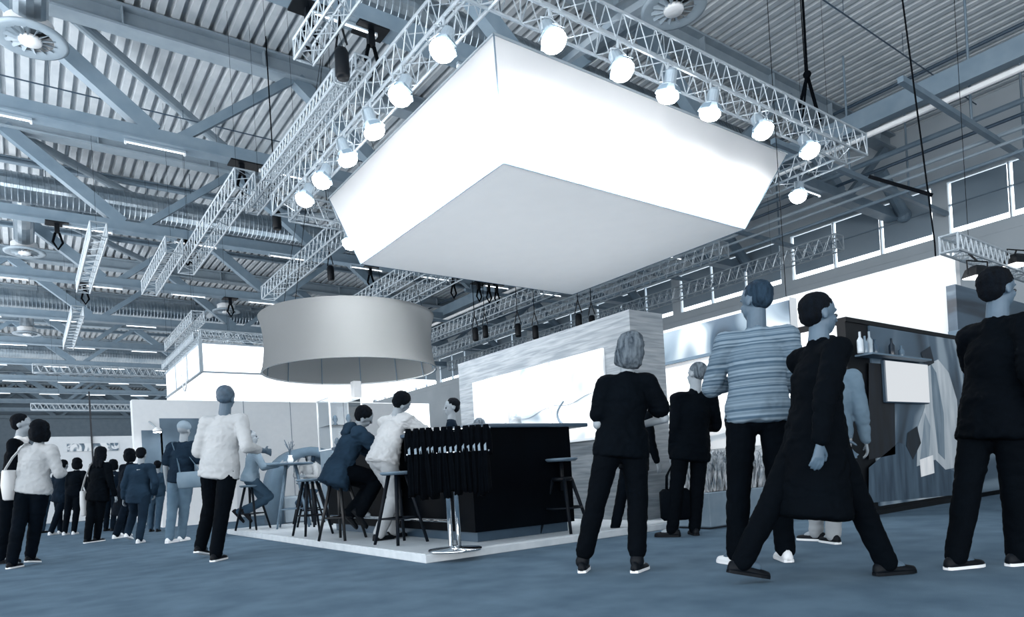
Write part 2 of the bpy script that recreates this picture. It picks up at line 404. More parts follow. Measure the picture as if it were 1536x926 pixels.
# wall posts with bracing under the roof at the window wall
for k, Y in enumerate([10.73, 16.8, 22.9, 29, 35]):
    n0 = atY(1342, 328, 10.73); n1 = atY(1306, 262, 10.73); n2 = atY(1402, 276, 10.73); dY = Vector((0, Y - 10.73 - .3, 0))
    m = MB(); m.tube(n0 + dY, n1 + dY, .20, 12); m.ball(n0 + dY, .24); m.bar(n0 + dY - Vector((0, 0, .25)), n0 + dY - Vector((.0, 0, .55)), .05, .12); m.tube(n0 + dY, n2 + dY, .08, 8); m.tube(n2 + dY, Vector((n2.x, n2.y, 11.5)) + dY, .06, 8)
    tag(m.build('truss_bearing', M_steel), '%s knuckle of round struts where a roof truss meets the window wall' % ('nearest' if k == 0 else ORD[k]), 'truss bearing', 'truss bearings at the window wall')

# thin conduits under the deck
for k, (Y, z, nm) in enumerate([(13.5, 10.9, 'nearest'), (19.7, 10.9, 'second'), (26, 10.9, 'third'), (7.8, 11.0, 'foremost')]):
    m = MB(); m.tube((-10, Y, z), (XR - 1, Y, z), .018, 6)
    x = -8
    while x < XR - 1: m.tube((x, Y, z), (x, Y, 11.58), .008, 4); x += 3
    tag(m.build('conduit', M_steel_dk), '%s thin dark conduit strung across under the corrugated deck' % nm, 'conduit', 'thin conduits under the deck')

# ================================================================== aluminium box trusses
def lattice(label, p0, p1, s=.30, rc=.024, rb=.011, group=None, bay=None, hang=True):
    p0, p1 = Vector(p0), Vector(p1); L = (p1 - p0).length; rz = math.atan2(p1.y - p0.y, p1.x - p0.x)
    t = thing('lattice_truss', label, 'truss', p0, rz, group); h = s / 2
    for sy in (-1, 1):
        for sz in (-1, 1): MB().tube((0, sy * h, sz * h), (L, sy * h, sz * h), rc, 6).build('chord', M_alu, t)
    m = MB(); bay = bay or s * .8; n = max(2, round(L / bay)); b = L / n
    for i in range(n):
        x0, x1 = i * b, (i + 1) * b; xm = (x0 + x1) / 2
        for sy in (-1, 1):
            m.tube((x0, sy * h, -h), (xm, sy * h, h), rb, 4); m.tube((xm, sy * h, h), (x1, sy * h, -h), rb, 4)
        for sz in (-1, 1):
            a = -h if (i % 2) else h
            m.tube((x0, a, sz * h), (x1, -a, sz * h), rb, 4)
    for x in (0, L):
        for sy in (-1, 1): m.tube((x, sy * h, -h), (x, sy * h, h), rc * .8, 5)
        for sz in (-1, 1): m.tube((x, -h, sz * h), (x, h, sz * h), rc * .8, 5)
    m.build('bracing', M_alu, t)
    if hang:
        for u in (.1, .9): MB().tube((L * u, 0, h), (L * u, 0, 11.60 - p0.z), .0035, 4).build('hanging_cable', M_cable, t)
    return t
ZL = 6.55
TX0, TX1, TY0, TY1 = 4.62, 13.0, 6.35, 13.9
lattice('lamp truss over the near left side of the white box banner', (TX0, TY0 - 2.2, ZL), (TX0, TY1, ZL), .40, .024, .010, 'lamp truss frame round the box banner')
lattice('lamp truss over the right side of the white box banner', (TX0 - 1.2, TY0, ZL), (TX1 + .2, TY0, ZL), .40, .024, .010, 'lamp truss frame round the box banner')
lattice('lamp truss at the far right end of the frame behind the box banner', (TX1, TY0 + .2, ZL), (TX1, TY1, ZL), .40, .024, .010, 'lamp truss frame round the box banner')
lattice('lamp truss along the far left end behind the box banner', (TX0 + .2, TY1, ZL), (TX1, TY1, ZL), .40, .024, .010, 'lamp truss frame round the box banner')
G = 'bare aluminium trusses hung under the roof'
lattice('short aluminium truss at the top edge left of the lamp truss', (3.95, 7.2, 7.5), (3.87, 10.2, 7.5), .30, group=G)
lattice('long aluminium truss side by side with the left lamp truss, nearer row', (4.78, 10.0, 7.5), (4.78, 16.6, 7.5), .26, group=G)
lattice('long aluminium truss side by side with the left lamp truss, outer row', (4.2, 9.6, 6.9), (4.2, 13.4, 6.9), .2, group=G)
lattice('aluminium truss hanging left of the lamp truss with slings on it', (4.25, 15.1, 7.5), (4.25, 21.8, 7.5), .42, group=G)
lattice('aluminium truss running back from the left corner of the box banner', (7.2, 16.3, 7.5), (7.2, 23.7, 7.5), .42, group=G)
lattice('aluminium truss further left behind the slung truss', (3.65, 20, 7.5), (3.65, 24.6, 7.5), .42, group=G)
lattice('aluminium truss hanging at far left under the second duct', (1.86, 19.6, 7.5), (1.86, 25.2, 7.5), .36, group=G)
lattice('aluminium truss at far left under the third duct', (1.9, 28.5, 7.5), (1.9, 35, 7.5), .36, group=G)
lattice('aluminium truss just above the white drum banner', (10.5, 18.6, 7.5), (10.5, 24.2, 7.5), .42, group=G)
lattice('aluminium truss above the drum banner, right of its neighbour', (11.9, 18.6, 7.5), (11.9, 24.2, 7.5), .42, group=G)
lattice('long aluminium truss running right of the drum banner to the wood wall', (14.6, 14, 6.9), (14.6, 33, 6.9), .42, group=G)
lattice('outer long aluminium truss right of the drum banner', (16.8, 12, 6.9), (16.8, 34, 6.9), .42, group=G)
lattice('aluminium truss nearest the window wall behind the wood wall', (19.5, 10, 6.9), (19.5, 32, 6.9), .42, group=G)
lattice('aluminium truss left of the drum banner pointing at the lit box', (5.6, 27, 7.3), (5.6, 33, 7.3), .42, group=G)
lattice('distant aluminium truss above the lit white box', (7.6, 30, 7.3), (7.6, 38, 7.3), .42, group=G)
lattice('far aluminium truss low over the crowd at left', (.6, 36, 6.6), (8, 36, 6.6), .36, group=G)
lattice('farthest aluminium truss low over the crowd at left', (.6, 47, 6.2), (14, 47, 6.2), .36, group=G)

# ================================================================== box banner
zb, zt = 5.0, 6.55
B = [atz(755, 245, zb), atz(1110, 342, zb), atz(865, 443, zb), atz(553, 398, zb)]
bx0, bx1, by0, by1 = B[0].x, (B[1].x + B[2].x) / 2, (B[0].y + B[1].y) / 2, (B[2].y + B[3].y) / 2
Tn, Tr, Tl = atz(733, 55, zt), atz(1187, 228, zt), atz(495, 298, zt)
tx0, tx1, ty0, ty1 = (Tn.x + Tl.x) / 2, Tr.x, (Tn.y + Tr.y) / 2, Tl.y
bb = [Vector((bx0, by0, zb)), Vector((bx1, by0, zb)), Vector((bx1, by1, zb)), Vector((bx0, by1, zb))]
tt = [Vector((tx0, ty0, zt)), Vector((tx1, ty0, zt)), Vector((tx1, ty1, zt)), Vector((tx0, ty1, zt))]
cen = sum(bb, Vector()) / 4; ban = thing('box_banner', 'huge white tapered box banner hanging under the lamp truss frame', 'hanging banner', (cen.x, cen.y, zb))
off = Vector((-cen.x, -cen.y, -zb))
for i in range(4):
    j = (i + 1) % 4; m = MB(); N = 10
    # slightly bowed fabric between the seams
    def P(u, v): return bb[i].lerp(bb[j], u).lerp(tt[i].lerp(tt[j], u), v)
    vs = []; nrm = (bb[j] - bb[i]).cross(tt[i] - bb[i]).normalized()
    for a in range(N + 1):
        for b_ in range(N + 1):
            u, v = a / N, b_ / N; vs.append(P(u, v) + off - nrm * .05 * math.sin(PI * u) * math.sin(PI * v))
    m.add(vs, [(a * (N + 1) + b_, (a + 1) * (N + 1) + b_, (a + 1) * (N + 1) + b_ + 1, a * (N + 1) + b_ + 1) for a in range(N) for b_ in range(N)])
    m.build('side_panel', M_fab, ban, True)
    MB().tube(bb[i] + off, tt[i] + off, .012, 6).build('corner_seam', M_seam, ban)
    MB().tube(bb[i] + off, bb[j] + off, .010, 6).build('bottom_seam', M_seam, ban)
    MB().tube(tt[i] + off, tt[j] + off, .02, 6).build('top_rail', M_alu, ban)
MB().quad(*[p + off for p in reversed(bb)]).build('bottom_panel', fabric_mat('banner_base_fabric', .95, .6), ban)
m = MB()
for u in (.15, .5, .85):
    a = tt[0].lerp(tt[1], u) + off; b_ = tt[3].lerp(tt[2], u) + off; m.tube(a, b_, .02, 5)
    for p in (a, b_): m.tube(p, p + Vector((0, 0, 1.2 if u == .5 else .9)), .005, 4)
m.build('inner_frame', M_alu, ban)
# added inside: plain tubes that do not glow, and a fill for the underside
for u in (.22, .5, .78):
    a = tt[0].lerp(tt[1], u).lerp(tt[3].lerp(tt[2], u), .08) + off; b_ = tt[0].lerp(tt[1], u).lerp(tt[3].lerp(tt[2], u), .92) + off
    MB().tube(a - Vector((0, 0, .12)), b_ - Vector((0, 0, .12)), .02, 8).build('added_tube', M_alu, ban)
l = bpy.data.lights.new('banner_fill', 'AREA'); l.shape = 'RECTANGLE'; l.size = 5.2; l.size_y = 4.6; l.energy = 52; lo = bpy.data.objects.new('banner_fill', l); COL.objects.link(lo); lo.parent = ban; lo.location = (0, 0, 1.3)

# ================================================================== spotlights on the lamp truss
def spot_light(p, aim, lab, on=True, power=560, beam=None):
    t = thing('spotlight', lab, 'spotlight', p, 0, 'spotlights on the lamp truss')
    d = (Vector(aim) - Vector(p)).normalized(); q = d.to_track_quat('Z', 'Y').to_matrix().to_4x4()
    def L(m_): m_.v = [tuple(q @ Vector(v)) for v in m_.v]; return m_
    m = MB(); m.lathe([(.05, -.22), (.085, -.18), (.09, -.02), (.12, .0), (.12, .1), (.11, .1)], n=16); L(m).build('housing', M_steel_lt, t, False)
    m = MB(); m.lathe([(.112, .085), (.15, .11), (.155, .15), (.12, .20), (.06, .225), (.0, .23)], n=20, cap=False); L(m).build('lens', M_lamp, t)
    m = MB()
    for a in range(4):
        w = .1; c_, s_ = math.cos(a * PI / 2), math.sin(a * PI / 2)
        pts = [(.125, -w * .7, .02), (.125, w * .7, .02), (.165, w * .8, .10), (.165, -w * .8, .10)]
        m.slab([(x * c_ - y * s_, x * s_ + y * c_, z) for x, y, z in pts], .004)
    L(m).build('barn_doors', M_steel, t)
    m = MB(); m.path([Vector((-.13, 0, 0)), Vector((-.14, 0, .16)), Vector((0, 0, .2)), Vector((.14, 0, .16)), Vector((.13, 0, 0))], .012, 6)
    m.tube((0, 0, .2), (0, 0, ZL - .21 - p[2]), .02, 6); m.build('yoke', M_alu, t)
    l = bpy.data.lights.new('beam', 'SPOT'); l.energy = power; l.spot_size = math.radians(122); l.spot_blend = 1.0; l.shadow_soft_size = .10
    lo = bpy.data.objects.new('beam', l); COL.objects.link(lo); lo.parent = t
    lo.location = d * .26 + Vector((0, 0, -.03)); lo.rotation_euler = (Vector(beam) - Vector(p)).to_track_quat('-Z', 'Y').to_euler()
    return t
lpx = [(830, 50), (933, 95), (1013, 125), (1082, 150), (1150, 185), (1222, 215)]
names_r = ['leftmost', 'second', 'third', 'fourth', 'fifth', 'sixth']
for k, (x, y) in enumerate(lpx):
    p = atz(x, y, 6.0); p.y = TY0 - .21; p.z = 6.02
    spot_light(p, (p.x - .05, p.y - (.55 if k in (0, 1, 4, 5) else -.3), 4.9), '%s spotlight from the left on the right hand lamp truss, aimed at the box banner' % names_r[k], beam=(min(max(p.x, tx0 + .5), tx1 - .6), ty0, 5.35))
lpx = [(672, 68), (608, 137), (562, 188), (520, 230), (487, 265), (460, 293)]
names_l = ['highest', 'second highest', 'third', 'fourth', 'fifth', 'lowest']
for k, (x, y) in enumerate(lpx):
    p = atz(x, y, 6.0); p.x = TX0 - .21; p.z = 6.02
    spot_light(p, (p.x - (.5 if k in (0, 1, 4, 5) else -.3), p.y - .1, 4.9), '%s spotlight going down the left hand lamp truss beside the box banner' % names_l[k], beam=(tx0, min(p.y, ty1 - .6), 5.35))
spot_light(Vector((TX1 - .21, atX(1197, 267, TX1 - .21).y, 6.02)), (TX1 - .8, 7.2, 4.8), 'spotlight off the right corner of the box banner', beam=(tx1, 8.5, 5.3))
spot_light(Vector((6.0, TY1 - .21, 6.02)), (5.6, TY1 - .6, 4.8), 'spotlight at the left corner of the box banner, half behind it', beam=(6.4, ty1, 5.3), power=220)
# ================================================================== bar stand: platform, counter, oak wall
PX0, PX1, PY0, PY1, PZ = 2.76, 6.7, 5.13, 12.1, .08
st = thing('platform', 'low pale platform with white boards and grey edge under the bar', 'platform', (PX0, PY0, 0))
MB().bevbox(0, PX1 - PX0, 0, PY1 - PY0, 0, PZ - .012, .004).build('edge', mat('platform_edge', .74, .5, noise_amt=.03), st)
MB().box(.008, PX1 - PX0 - .01, .008, PY1 - PY0 - .01, PZ - .012, PZ).build('boards', M_plat, st)
CX, CY, CH = 3.5, 5.47, 1.15
cx1 = atY(857, 700, CY).x; cy1 = 9.3
ct = thing('bar_counter', 'long glossy black bar counter with rounded far end on the platform', 'counter', (CX, CY, PZ))
m = MB(); w = .62
# plan outline as an L, long arm with a rounded vertical end profile
L1 = cy1 - CY
prof = [(0, .1)] + [(0, .1)]
R = []
n = 10
side = [(0.0, .10), (0.0, CH - .04)]
m.box(0, cx1 - CX, 0, w, .10, CH - .04); m.box(0, w, w, L1 - .5, .10, CH - .04)
pts = [(L1 - .5, .10), (L1, .10)] + [(L1 - .5 + .5 * math.cos(a * PI / 2 / n), CH - .54 + .5 * math.sin(a * PI / 2 / n)) for a in range(n + 1)] + [(L1 - .5, CH - .04)]
m.ring_loft([[Vector((x, y, z)) for y, z in pts] for x in (0, w)])
m.build('body', M_blackp, ct)
m = MB(); m.bevbox(-.0, atY(877, 645, CY).x - CX, -.06, w + .04, CH - .04, CH, .008); m.build('worktop', mat('worktop', .30, .3), ct)
m = MB(); m.bevbox(-.1, w + .04, w + .04, L1 - .5, CH - .04, CH, .008); m.build('worktop_return', MATS['worktop'], ct)
m = MB(); m.box(.06, cx1 - CX - .05, .06, w - .05, 0, .10); m.box(.06, w - .05, w - .05, L1 - .1, 0, .10); m.build('plinth', mat('plinth_metal', .3, .35, .3), ct)
MB().tube((-.12, .3, .22), (-.12, L1 - .4, .22), .018, 10).build('foot_rail', M_chrome, ct)

WX, WY = 5.93, 5.6
wy1 = atX(690, 600, WX).y; zw = 2.6; wx1 = atY(1001, 600, WY).x
ow = thing('oak_partition', 'thick pale oak wall block behind the bar with backlit picture panels', 'display wall', (WX, WY, PZ))
m = MB(); m.box(0, wx1 - WX, 0, wy1 - WY, 0, zw - PZ)
m.build('oak_block', M_wood, ow)
pa, pb = atX(907, 522, WX), atX(710, 575, WX); zl = atX(907, 655, WX).z; nP = 3
ys = [pa.y, atX(829, 600, WX).y, atX(764, 600, WX).y, pb.y]
def picture_mat(i):
    return graphic_mat('backlit_picture_%d' % i, [(.25, .50), (.42, .74), (.52, .95), (1, 1)], scale=.8, dist=1.0, emit=.22, seed=i, stretch=(1, 1, 1.3))
for i in range(3):
    p = MB().box(-.03, 0, ys[i] - WY + .012, ys[i + 1] - WY - .012, zl - PZ, pa.z - PZ).build('picture_panel', picture_mat(i), ow)
    p['label'] = ['nearest backlit panel with a curling line drawing', 'middle backlit panel', 'far backlit panel with a dark price strip'][i]
    m = MB(); a, b = ys[i] - WY + .05, ys[i + 1] - WY - .05; z0 = zl - PZ + .55 - i * .10
    m.path([(-.034, a + (b - a) * u, z0 + .03 * math.sin(7 * u + i) - .07 * u) for u in [j / 12 for j in range(13)]], .004, 4)
    if i == 0: m.path([(-.034, a + .75 + .16 * math.sin(t_ * 3.4) * (1 - .2 * t_), z0 - .02 - .38 * t_) for t_ in [j / 12 for j in range(13)]], [.012 + .012 * j / 12 for j in range(13)], 5)
    m.build('drawn_line', mat('print_grey', .5, .7), p)
q = MB().box(-.045, -.03, ys[2] - WY + .05, ys[2] - WY + .85, .98, 1.10).build('price_strip', M_slate, ow)
m = MB(); m.box(-.06, 0, pa.y - WY - .01, pb.y - WY + .01, zl - PZ - .03, zl - PZ); m.build('ledge', M_greyw, ow)

# chrome twin pole stand hung with black garments
rp = atz(683, 826, PZ)
rk = thing('garment_stand', 'chrome twin-pole stand on a round base hung with two tiers of black scarves', 'display stand', (rp.x, rp.y, PZ), -AZ)
MB().lathe([(.0, 0), (.235, 0), (.24, .008), (.235, .018), (.06, .03), (.05, .045), (.0, .045)], n=40).build('base', M_chrome, rk, True)
for s in (-1, 1): MB().tube((s * .035, 0, .03), (s * .035, 0, 1.07), .022, 14).build('pole', M_chrome, rk, True)
def rail(z, wd, y):
    m = MB(); m.tube((-wd, y, z), (wd, y, z), .011, 8); m.tube((-wd, y, z), (-wd, 0, z), .009, 6); m.tube((wd, y, z), (wd, 0, z), .009, 6); m.tube((-wd, 0, z), (wd, 0, z), .009, 6); m.build('rail', M_chrome, rk, True)
rail(1.06, .37, -.10); rail(.86, .35, -.16)
gn = 0
for tier, (z, wd, y, hh, cnt) in enumerate([(1.06, .37, -.10, .24, 12), (.86, .35, -.16, .37, 14)]):
    proto = None
    for i in range(cnt):
        x = -wd + (i + .5) * 2 * wd / cnt
        if tier == 0 and abs(x) < .0: continue
        pz = Vector((x, y, z)); c_, s_ = math.cos(-AZ), math.sin(-AZ)
        wloc = Vector((rp.x + c_ * pz.x - s_ * pz.y, rp.y + s_ * pz.x + c_ * pz.y, PZ + z))
        rnd = random.Random(tier * 50 + i); m = MB(); R = []
        h1 = hh * rnd.uniform(.88, 1.05); wdt = wd / cnt * 1.45
        for j in range(9):
            t_ = j / 8; zz = .028 - t_ * (h1 + .028); fl = .5 + .5 * min(1, t_ * 3)
            R.append([Vector((wdt * fl * math.cos(a_) * (1 + .10 * math.sin(3 * a_ + i)) + .006 * math.sin(3 * t_ + i * 1.7), (.03 + .03 * min(1, t_ * 2)) * (1 + .22 * math.cos(7 * a_ + i)) * math.sin(a_) * (1 + .25 * math.cos(2 * a_ + i)) , zz + .012 * math.sin(3 * a_ + i) * t_)) for a_ in [2 * PI * q_ / 24 for q_ in range(24)]])
        m.ring_loft(R); o = m.build('scarf', mat('black_knit', .02, .9, noise_amt=.01, spec=.05, nscale=20, bump=.4, bscale=200), None, True)
        o.location = wloc; o.rotation_euler = (0, 0, -AZ + rnd.uniform(-.25, .25))
        tag(o, 'black scarf on the %s rail of the chrome stand, %s from the left' % (('top', 'lower')[tier], ORD[i].replace('nearest', 'first')), 'scarf', 'black scarves on the chrome stand')
        if tier == 1:
            tg = MB(); tg.slab([(-.008, -.03, .0), (.012, -.03, .0), (.012, -.034, .05 + rnd.uniform(0, .02)), (-.008, -.034, .045)], .002); tg.build('tag', mat('grey_tag', .5, .5), o)

# bar stools: timber legs, round seat
def stool(loc, lab, seat_z=.72, rz=0, group='bar stools on the platform', back=False, legm=None, screw=False):
    t = thing('bar_stool', lab, 'stool', loc, rz, group); lm = legm or mat('dark_timber', .07, .6, spec=.15, noise_amt=.02)
    MB().lathe([(.0, seat_z - .035), (.15, seat_z - .035), (.175, seat_z - .02), (.178, seat_z - .006), (.16, seat_z), (0, seat_z - .004)], n=28).build('seat', mat('stool_seat', .42, .5, noise_amt=.04), t, True)
    for i in range(4):
        a = PI / 4 + i * PI / 2; d = Vector((math.cos(a), math.sin(a), 0)); top = d * (.09 if not screw else .10) + Vector((0, 0, seat_z - .03 if not screw else seat_z - .22))
        MB().tube(d * .27, top, .016, 8, .021).build('leg', lm, t, True)
    rr = .195; zz = .26
    m = MB(); 
    if screw: m.path([(math.cos(2 * PI * i / 24) * rr, math.sin(2 * PI * i / 24) * rr, zz) for i in range(25)], .011, 6)
    else:
        for i in range(4):
            a, b = PI / 4 + i * PI / 2, PI / 4 + (i + 1) * PI / 2; m.tube((math.cos(a) * rr, math.sin(a) * rr, zz), (math.cos(b) * rr, math.sin(b) * rr, zz), .010, 6)
    m.build('foot_ring', lm, t, True)
    if screw:
        MB().tube((0, 0, seat_z - .34), (0, 0, seat_z - .03), .022, 12).build('screw_post', M_black, t, True)
        MB().lathe([(.0, seat_z - .24), (.11, seat_z - .24), (.115, seat_z - .22), (.11, seat_z - .20), (0, seat_z - .20)], n=24).build('collar', M_black, t, True)
    if back:
        m = MB(); R = []
        for j in range(7):
            a = PI * (.15 + .7 * j / 6) + PI / 2
            R.append([Vector((math.cos(a) * q_, math.sin(a) * q_, z_)) for q_, z_ in ((.17, seat_z), (.19, seat_z + .18), (.175, seat_z + .18), (.155, seat_z))])
        m.ring_loft(R); m.build('backrest', mat('stool_seat', .42, .5), t, True)
    return t
sp = atz(840, 806, PZ); stool((sp.x + .36, PY0 + .12 + .17, PZ), 'round adjustable stool with dark timber legs at the right end of the counter', .78, .3, screw=True)
stool((3.12, 6.3, PZ), 'dark bar stool just left of the chrome garment stand', .74, .2)
stool((2.99, 7.55, PZ), 'bar stool under the hunched man in the hooded jacket', .74, .5, legm=mat('black_timber', .04, .5))
stool((3.06, 8.75, PZ), 'empty bar stool with pale rim at the rounded end of the counter', .74, .1)
stool((3.75, 10.6, PZ), 'timber stool by the high table, nearest the counter end', .72, .4)
stool((2.98, 11.3, PZ), 'timber stool left of the high table beside the walking man', .72, .7)
stool((4.0, 11.6, PZ), 'empty timber stool behind the high table', .72, .2)
# high table with crossed timber legs
def high_table(loc, lab, r=.36, z=1.03):
    t = thing('high_table', lab, 'table', loc, .4, 'high tables on the platform')
    MB().lathe([(.0, z - .03), (r - .02, z - .03), (r, z - .015), (r - .01, z), (0, z)], n=32).build('tabletop', mat('table_top', .38, .4, noise_amt=.03), t, True)
    for i in range(4):
        a = i * PI / 2; d = Vector((math.cos(a), math.sin(a), 0)); MB().tube(d * .34, d * .10 + Vector((0, 0, z - .03)), .016, 8, .022).build('leg', mat('table_timber', .40, .5, noise_amt=.05), t, True)
    m = MB()
    for i in range(4):
        a, b = i * PI / 2, (i + 1) * PI / 2; m.tube((math.cos(a) * .27, math.sin(a) * .27, .3), (math.cos(b) * .27, math.sin(b) * .27, .3), .01, 6)
    m.build('stretcher', MATS['table_timber'], t, True); return t
high_table((3.5, 10.85, PZ), 'round grey high table on crossed timber legs, in front of the grey arch')
high_table((4.95, 10.9, PZ), 'second high table half hidden behind the counter end')
vp = Vector((3.5, 10.85, PZ + 1.03))
v_ = thing('vase', 'small vase of dry twigs on the round grey high table', 'vase', vp)
MB().lathe([(.0, 0), (.035, 0), (.05, .05), (.03, .11), (.035, .13)], n=16).build('pot', M_white, v_, True)
m = MB()
for i in range(12):
    a = i * 2.4; m.path([(0, 0, .1), (.02 * math.cos(a), .02 * math.sin(a), .22), (.08 * math.cos(a), .08 * math.sin(a), .30 + .02 * (i % 5))], .004, 4)
m.build('twigs', mat('dry_twig', .35, .7), v_)
# grey arched booth seat and glass showcase beyond
ap = atz(468, 796, PZ); D_ = 13.6; ap = atD(472, 760, D_)
t = thing('arched_pod', 'tall grey arched pod seat behind the high tables', 'seat', (ap.x, ap.y, 0 if ap.y > PY1 - .1 else PZ), 0)
m = MB(); R = []
for i in range(17):
    a = PI * i / 16; c_, s_ = math.cos(a), math.sin(a)
    R.append([Vector((c_ * r_, y_, .72 + s_ * r_)) for r_, y_ in ((.62, 0), (.80, 0), (.80, .7), (.62, .7))])
R = [[Vector((p.x, p.y, .0)) for p in R[0]]] + R + [[Vector((p.x, p.y, .0)) for p in R[-1]]]
m.ring_loft(R); m.build('shell', mat('grey_felt', .42, .9), t, True)
MB().bevbox(-.62, .62, .05, .68, 0, .55, .04).build('cushion', mat('pale_felt', .6, .9), t)
gp = atD(514, 700, 12.3)
t = thing('glass_showcase', 'tall glass showcase with small exhibits on a pale plinth behind the hooded man', 'showcase', (gp.x, gp.y, PZ))
z0 = atD(495, 676, 12.3).z - PZ; z1 = atD(495, 600, 12.3).z - PZ; a = .30
MB().bevbox(-a, a, -a, a, 0, z0, .01).build('plinth', mat('plinth_grey', .5, .6), t)
m = MB()
for sx in (-1, 1):
    for sy in (-1, 1): m.box(sx * a - .012, sx * a + .012, sy * a - .012, sy * a + .012, z0, z1)
for z in (z0 + .012, z1):
    for s in (-1, 1): m.box(-a, a, s * a - .012, s * a + .012, z - .02, z); m.box(s * a - .012, s * a + .012, -a, a, z - .02, z)
m.build('frame', M_white, t)
gl = bpy.data.materials.new('clear_glass'); gl.use_nodes = True; nt = gl.node_tree; nt.nodes.clear()
o_ = nt.nodes.new('ShaderNodeOutputMaterial'); tr = nt.nodes.new('ShaderNodeBsdfTransparent'); gg = nt.nodes.new('ShaderNodeBsdfGlossy'); gg.inputs['Roughness'].default_value = .03; fr = nt.nodes.new('ShaderNodeFresnel'); mx = nt.nodes.new('ShaderNodeMixShader')
tr.inputs[0].default_value = (.93, .96, .98, 1); nt.links.new(fr.outputs[0], mx.inputs[0]); nt.links.new(tr.outputs[0], mx.inputs[1]); nt.links.new(gg.outputs[0], mx.inputs[2]); nt.links.new(mx.outputs[0], o_.inputs[0])
m = MB(); g_ = a - .004
m.ring_loft([[Vector((x, y, z)) for x, y in ((-g_, -g_), (g_, -g_), (g_, g_), (-g_, g_))] for z in (z0 + .01, z1 - .02)], cap=False); m.build('glass', gl, t)
MB().box(-g_, g_, -g_, g_, z0 + .42, z0 + .428).build('shelf', gl, t)
for i, (x, y, z) in enumerate([(-.12, -.1, z0), (.1, .05, z0), (-.05, .1, z0 + .43), (.13, -.08, z0 + .43)]):
    e = MB().lathe([(.0, 0), (.05, 0), (.055, .03), (.02, .07), (.05, .13), (.03, .2), (.0, .22)], n=14).build('exhibit', M_slate, None, True); e.location = (gp.x + x, gp.y + y, PZ + z + (.0 if i < 2 else 0))
    tag(e, ['small grey figurine at the bottom front of the glass showcase', 'small grey figurine at the bottom back of the glass showcase', 'small grey figurine on the glass shelf at left', 'small grey figurine on the glass shelf at right'][i], 'figurine', 'exhibits in the glass showcase')

# ================================================================== white drum banner
dc = atD(527, 559, 15.2); rd = 257 / 2 / 1010 * 15.2 * .985
dz1 = atD(528, 478, 15.2).z; dz0 = dc.z
t = thing('drum_banner', 'large round white drum banner hanging left of the box banner', 'hanging banner', (dc.x, dc.y, dz0), 0)
m = MB(); n = 72; R = []; hh = dz1 - dz0
for j in range(11):
    u = j / 10; r_ = rd - .075 * math.sin(PI * u) + .02 * (1 if u in (0, 1) else 0)
    R.append([Vector((math.cos(2 * PI * i / n) * r_, math.sin(2 * PI * i / n) * r_, u * hh)) for i in range(n)])
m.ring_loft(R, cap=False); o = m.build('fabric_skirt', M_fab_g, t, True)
m = MB(); m.lathe([(rd - .02, .0), (rd + .008, .0), (rd + .008, .025), (rd - .02, .025), (rd - .02, 0)], n=72, cap=False); m.build('bottom_hoop', M_greyw, t, True)
m = MB(); m.lathe([(rd - .02, hh - .02), (rd + .008, hh - .02), (rd + .008, hh), (rd - .02, hh), (rd - .02, hh - .02)], n=72, cap=False); m.build('top_hoop', M_greyw, t, True)
for i in range(12):
    m = MB(); a = 2 * PI * i / 12; r_ = rd - .07; m.tube((math.cos(a) * r_, math.sin(a) * r_, 0), (math.cos(a) * (r_ - .06), math.sin(a) * (r_ - .06), hh / 2), .012, 5); m.tube((math.cos(a) * (r_ - .06), math.sin(a) * (r_ - .06), hh / 2), (math.cos(a) * r_, math.sin(a) * r_, hh), .012, 5)
    m.build('inner_rib', M_seam, t)
for i in range(4):
    m = MB(); a = 2 * PI * i / 4 + .6; m.tube((math.cos(a) * rd * .98, math.sin(a) * rd * .98, hh), (0, 0, 11.6 - dz0), .006, 4)
    m.build('hanging_cable', M_cable, t)

# ================================================================== white stand at left
YW = 19.0
xa, xb = atY(203, 700, YW).x, atY(596, 700, YW).x; zt_ = atY(300, 601, YW).z
t = thing('stand_backdrop', 'long pale grey exhibition wall behind the crowd and high tables', 'stand wall', (xa, YW, 0))
MB().bevbox(0, xb - xa, 0, .3, 0, zt_, .01).build('panelling', M_greyw, t)
for (x0_, x1_, y_) in ((243, 302, 628), (215, 246, 646)):
    a, b = atY(x0_, 700, YW), atY(x1_, 700, YW); MB().box(a.x - xa, b.x - xa, -.03, 0, 0, atY(x0_, y_, YW).z).build('dark_panel', M_slate, t)
m = MB()
for px in (370, 440, 520): X = atY(px, 700, YW).x - xa; m.box(X, X + .015, -.004, 0, 0, zt_)
m.build('panel_joints', M_seam, t)
# lit canopy box of the next stand, above and behind the pale wall
DC = 18.6
Yf = atD(303, 557, DC).y; X0c = atD(303, 557, DC).x; zc0 = atD(303, 558, DC).z; zc1 = atD(305, 514, DC).z
X1c = atY(655, 575, Yf).x; yb = atX(251, 598, X0c).y; XM = atY(500, 575, Yf).x
t = thing('light_box_canopy', 'brightly lit white framed canopy box above the pale stand wall, left of the drum banner', 'canopy', (X0c, Yf, 0))
W_, D__ = XM - X0c, yb - Yf; WX_ = X1c - X0c
MB().box(.04, W_, -.0, .05, zc0, zc1).build('front_fabric', M_glow, t)
MB().box(0, .05, .04, D__, zc0, zc1).build('side_fabric', M_glow, t)
MB().box(0.06, WX_, .06, D__ + .4, zc0 - .02, zc0 + .04).build('ceiling_fabric', fabric_mat('canopy_ceiling', .95, .2, emit=.95), t)
MB().box(.06, WX_ + 3, D__ + .4, D__ + .6, 2.2, zc0 - .02).build('back_fabric', M_glow, t)
Mf = mat('canopy_frame', .62, .5)
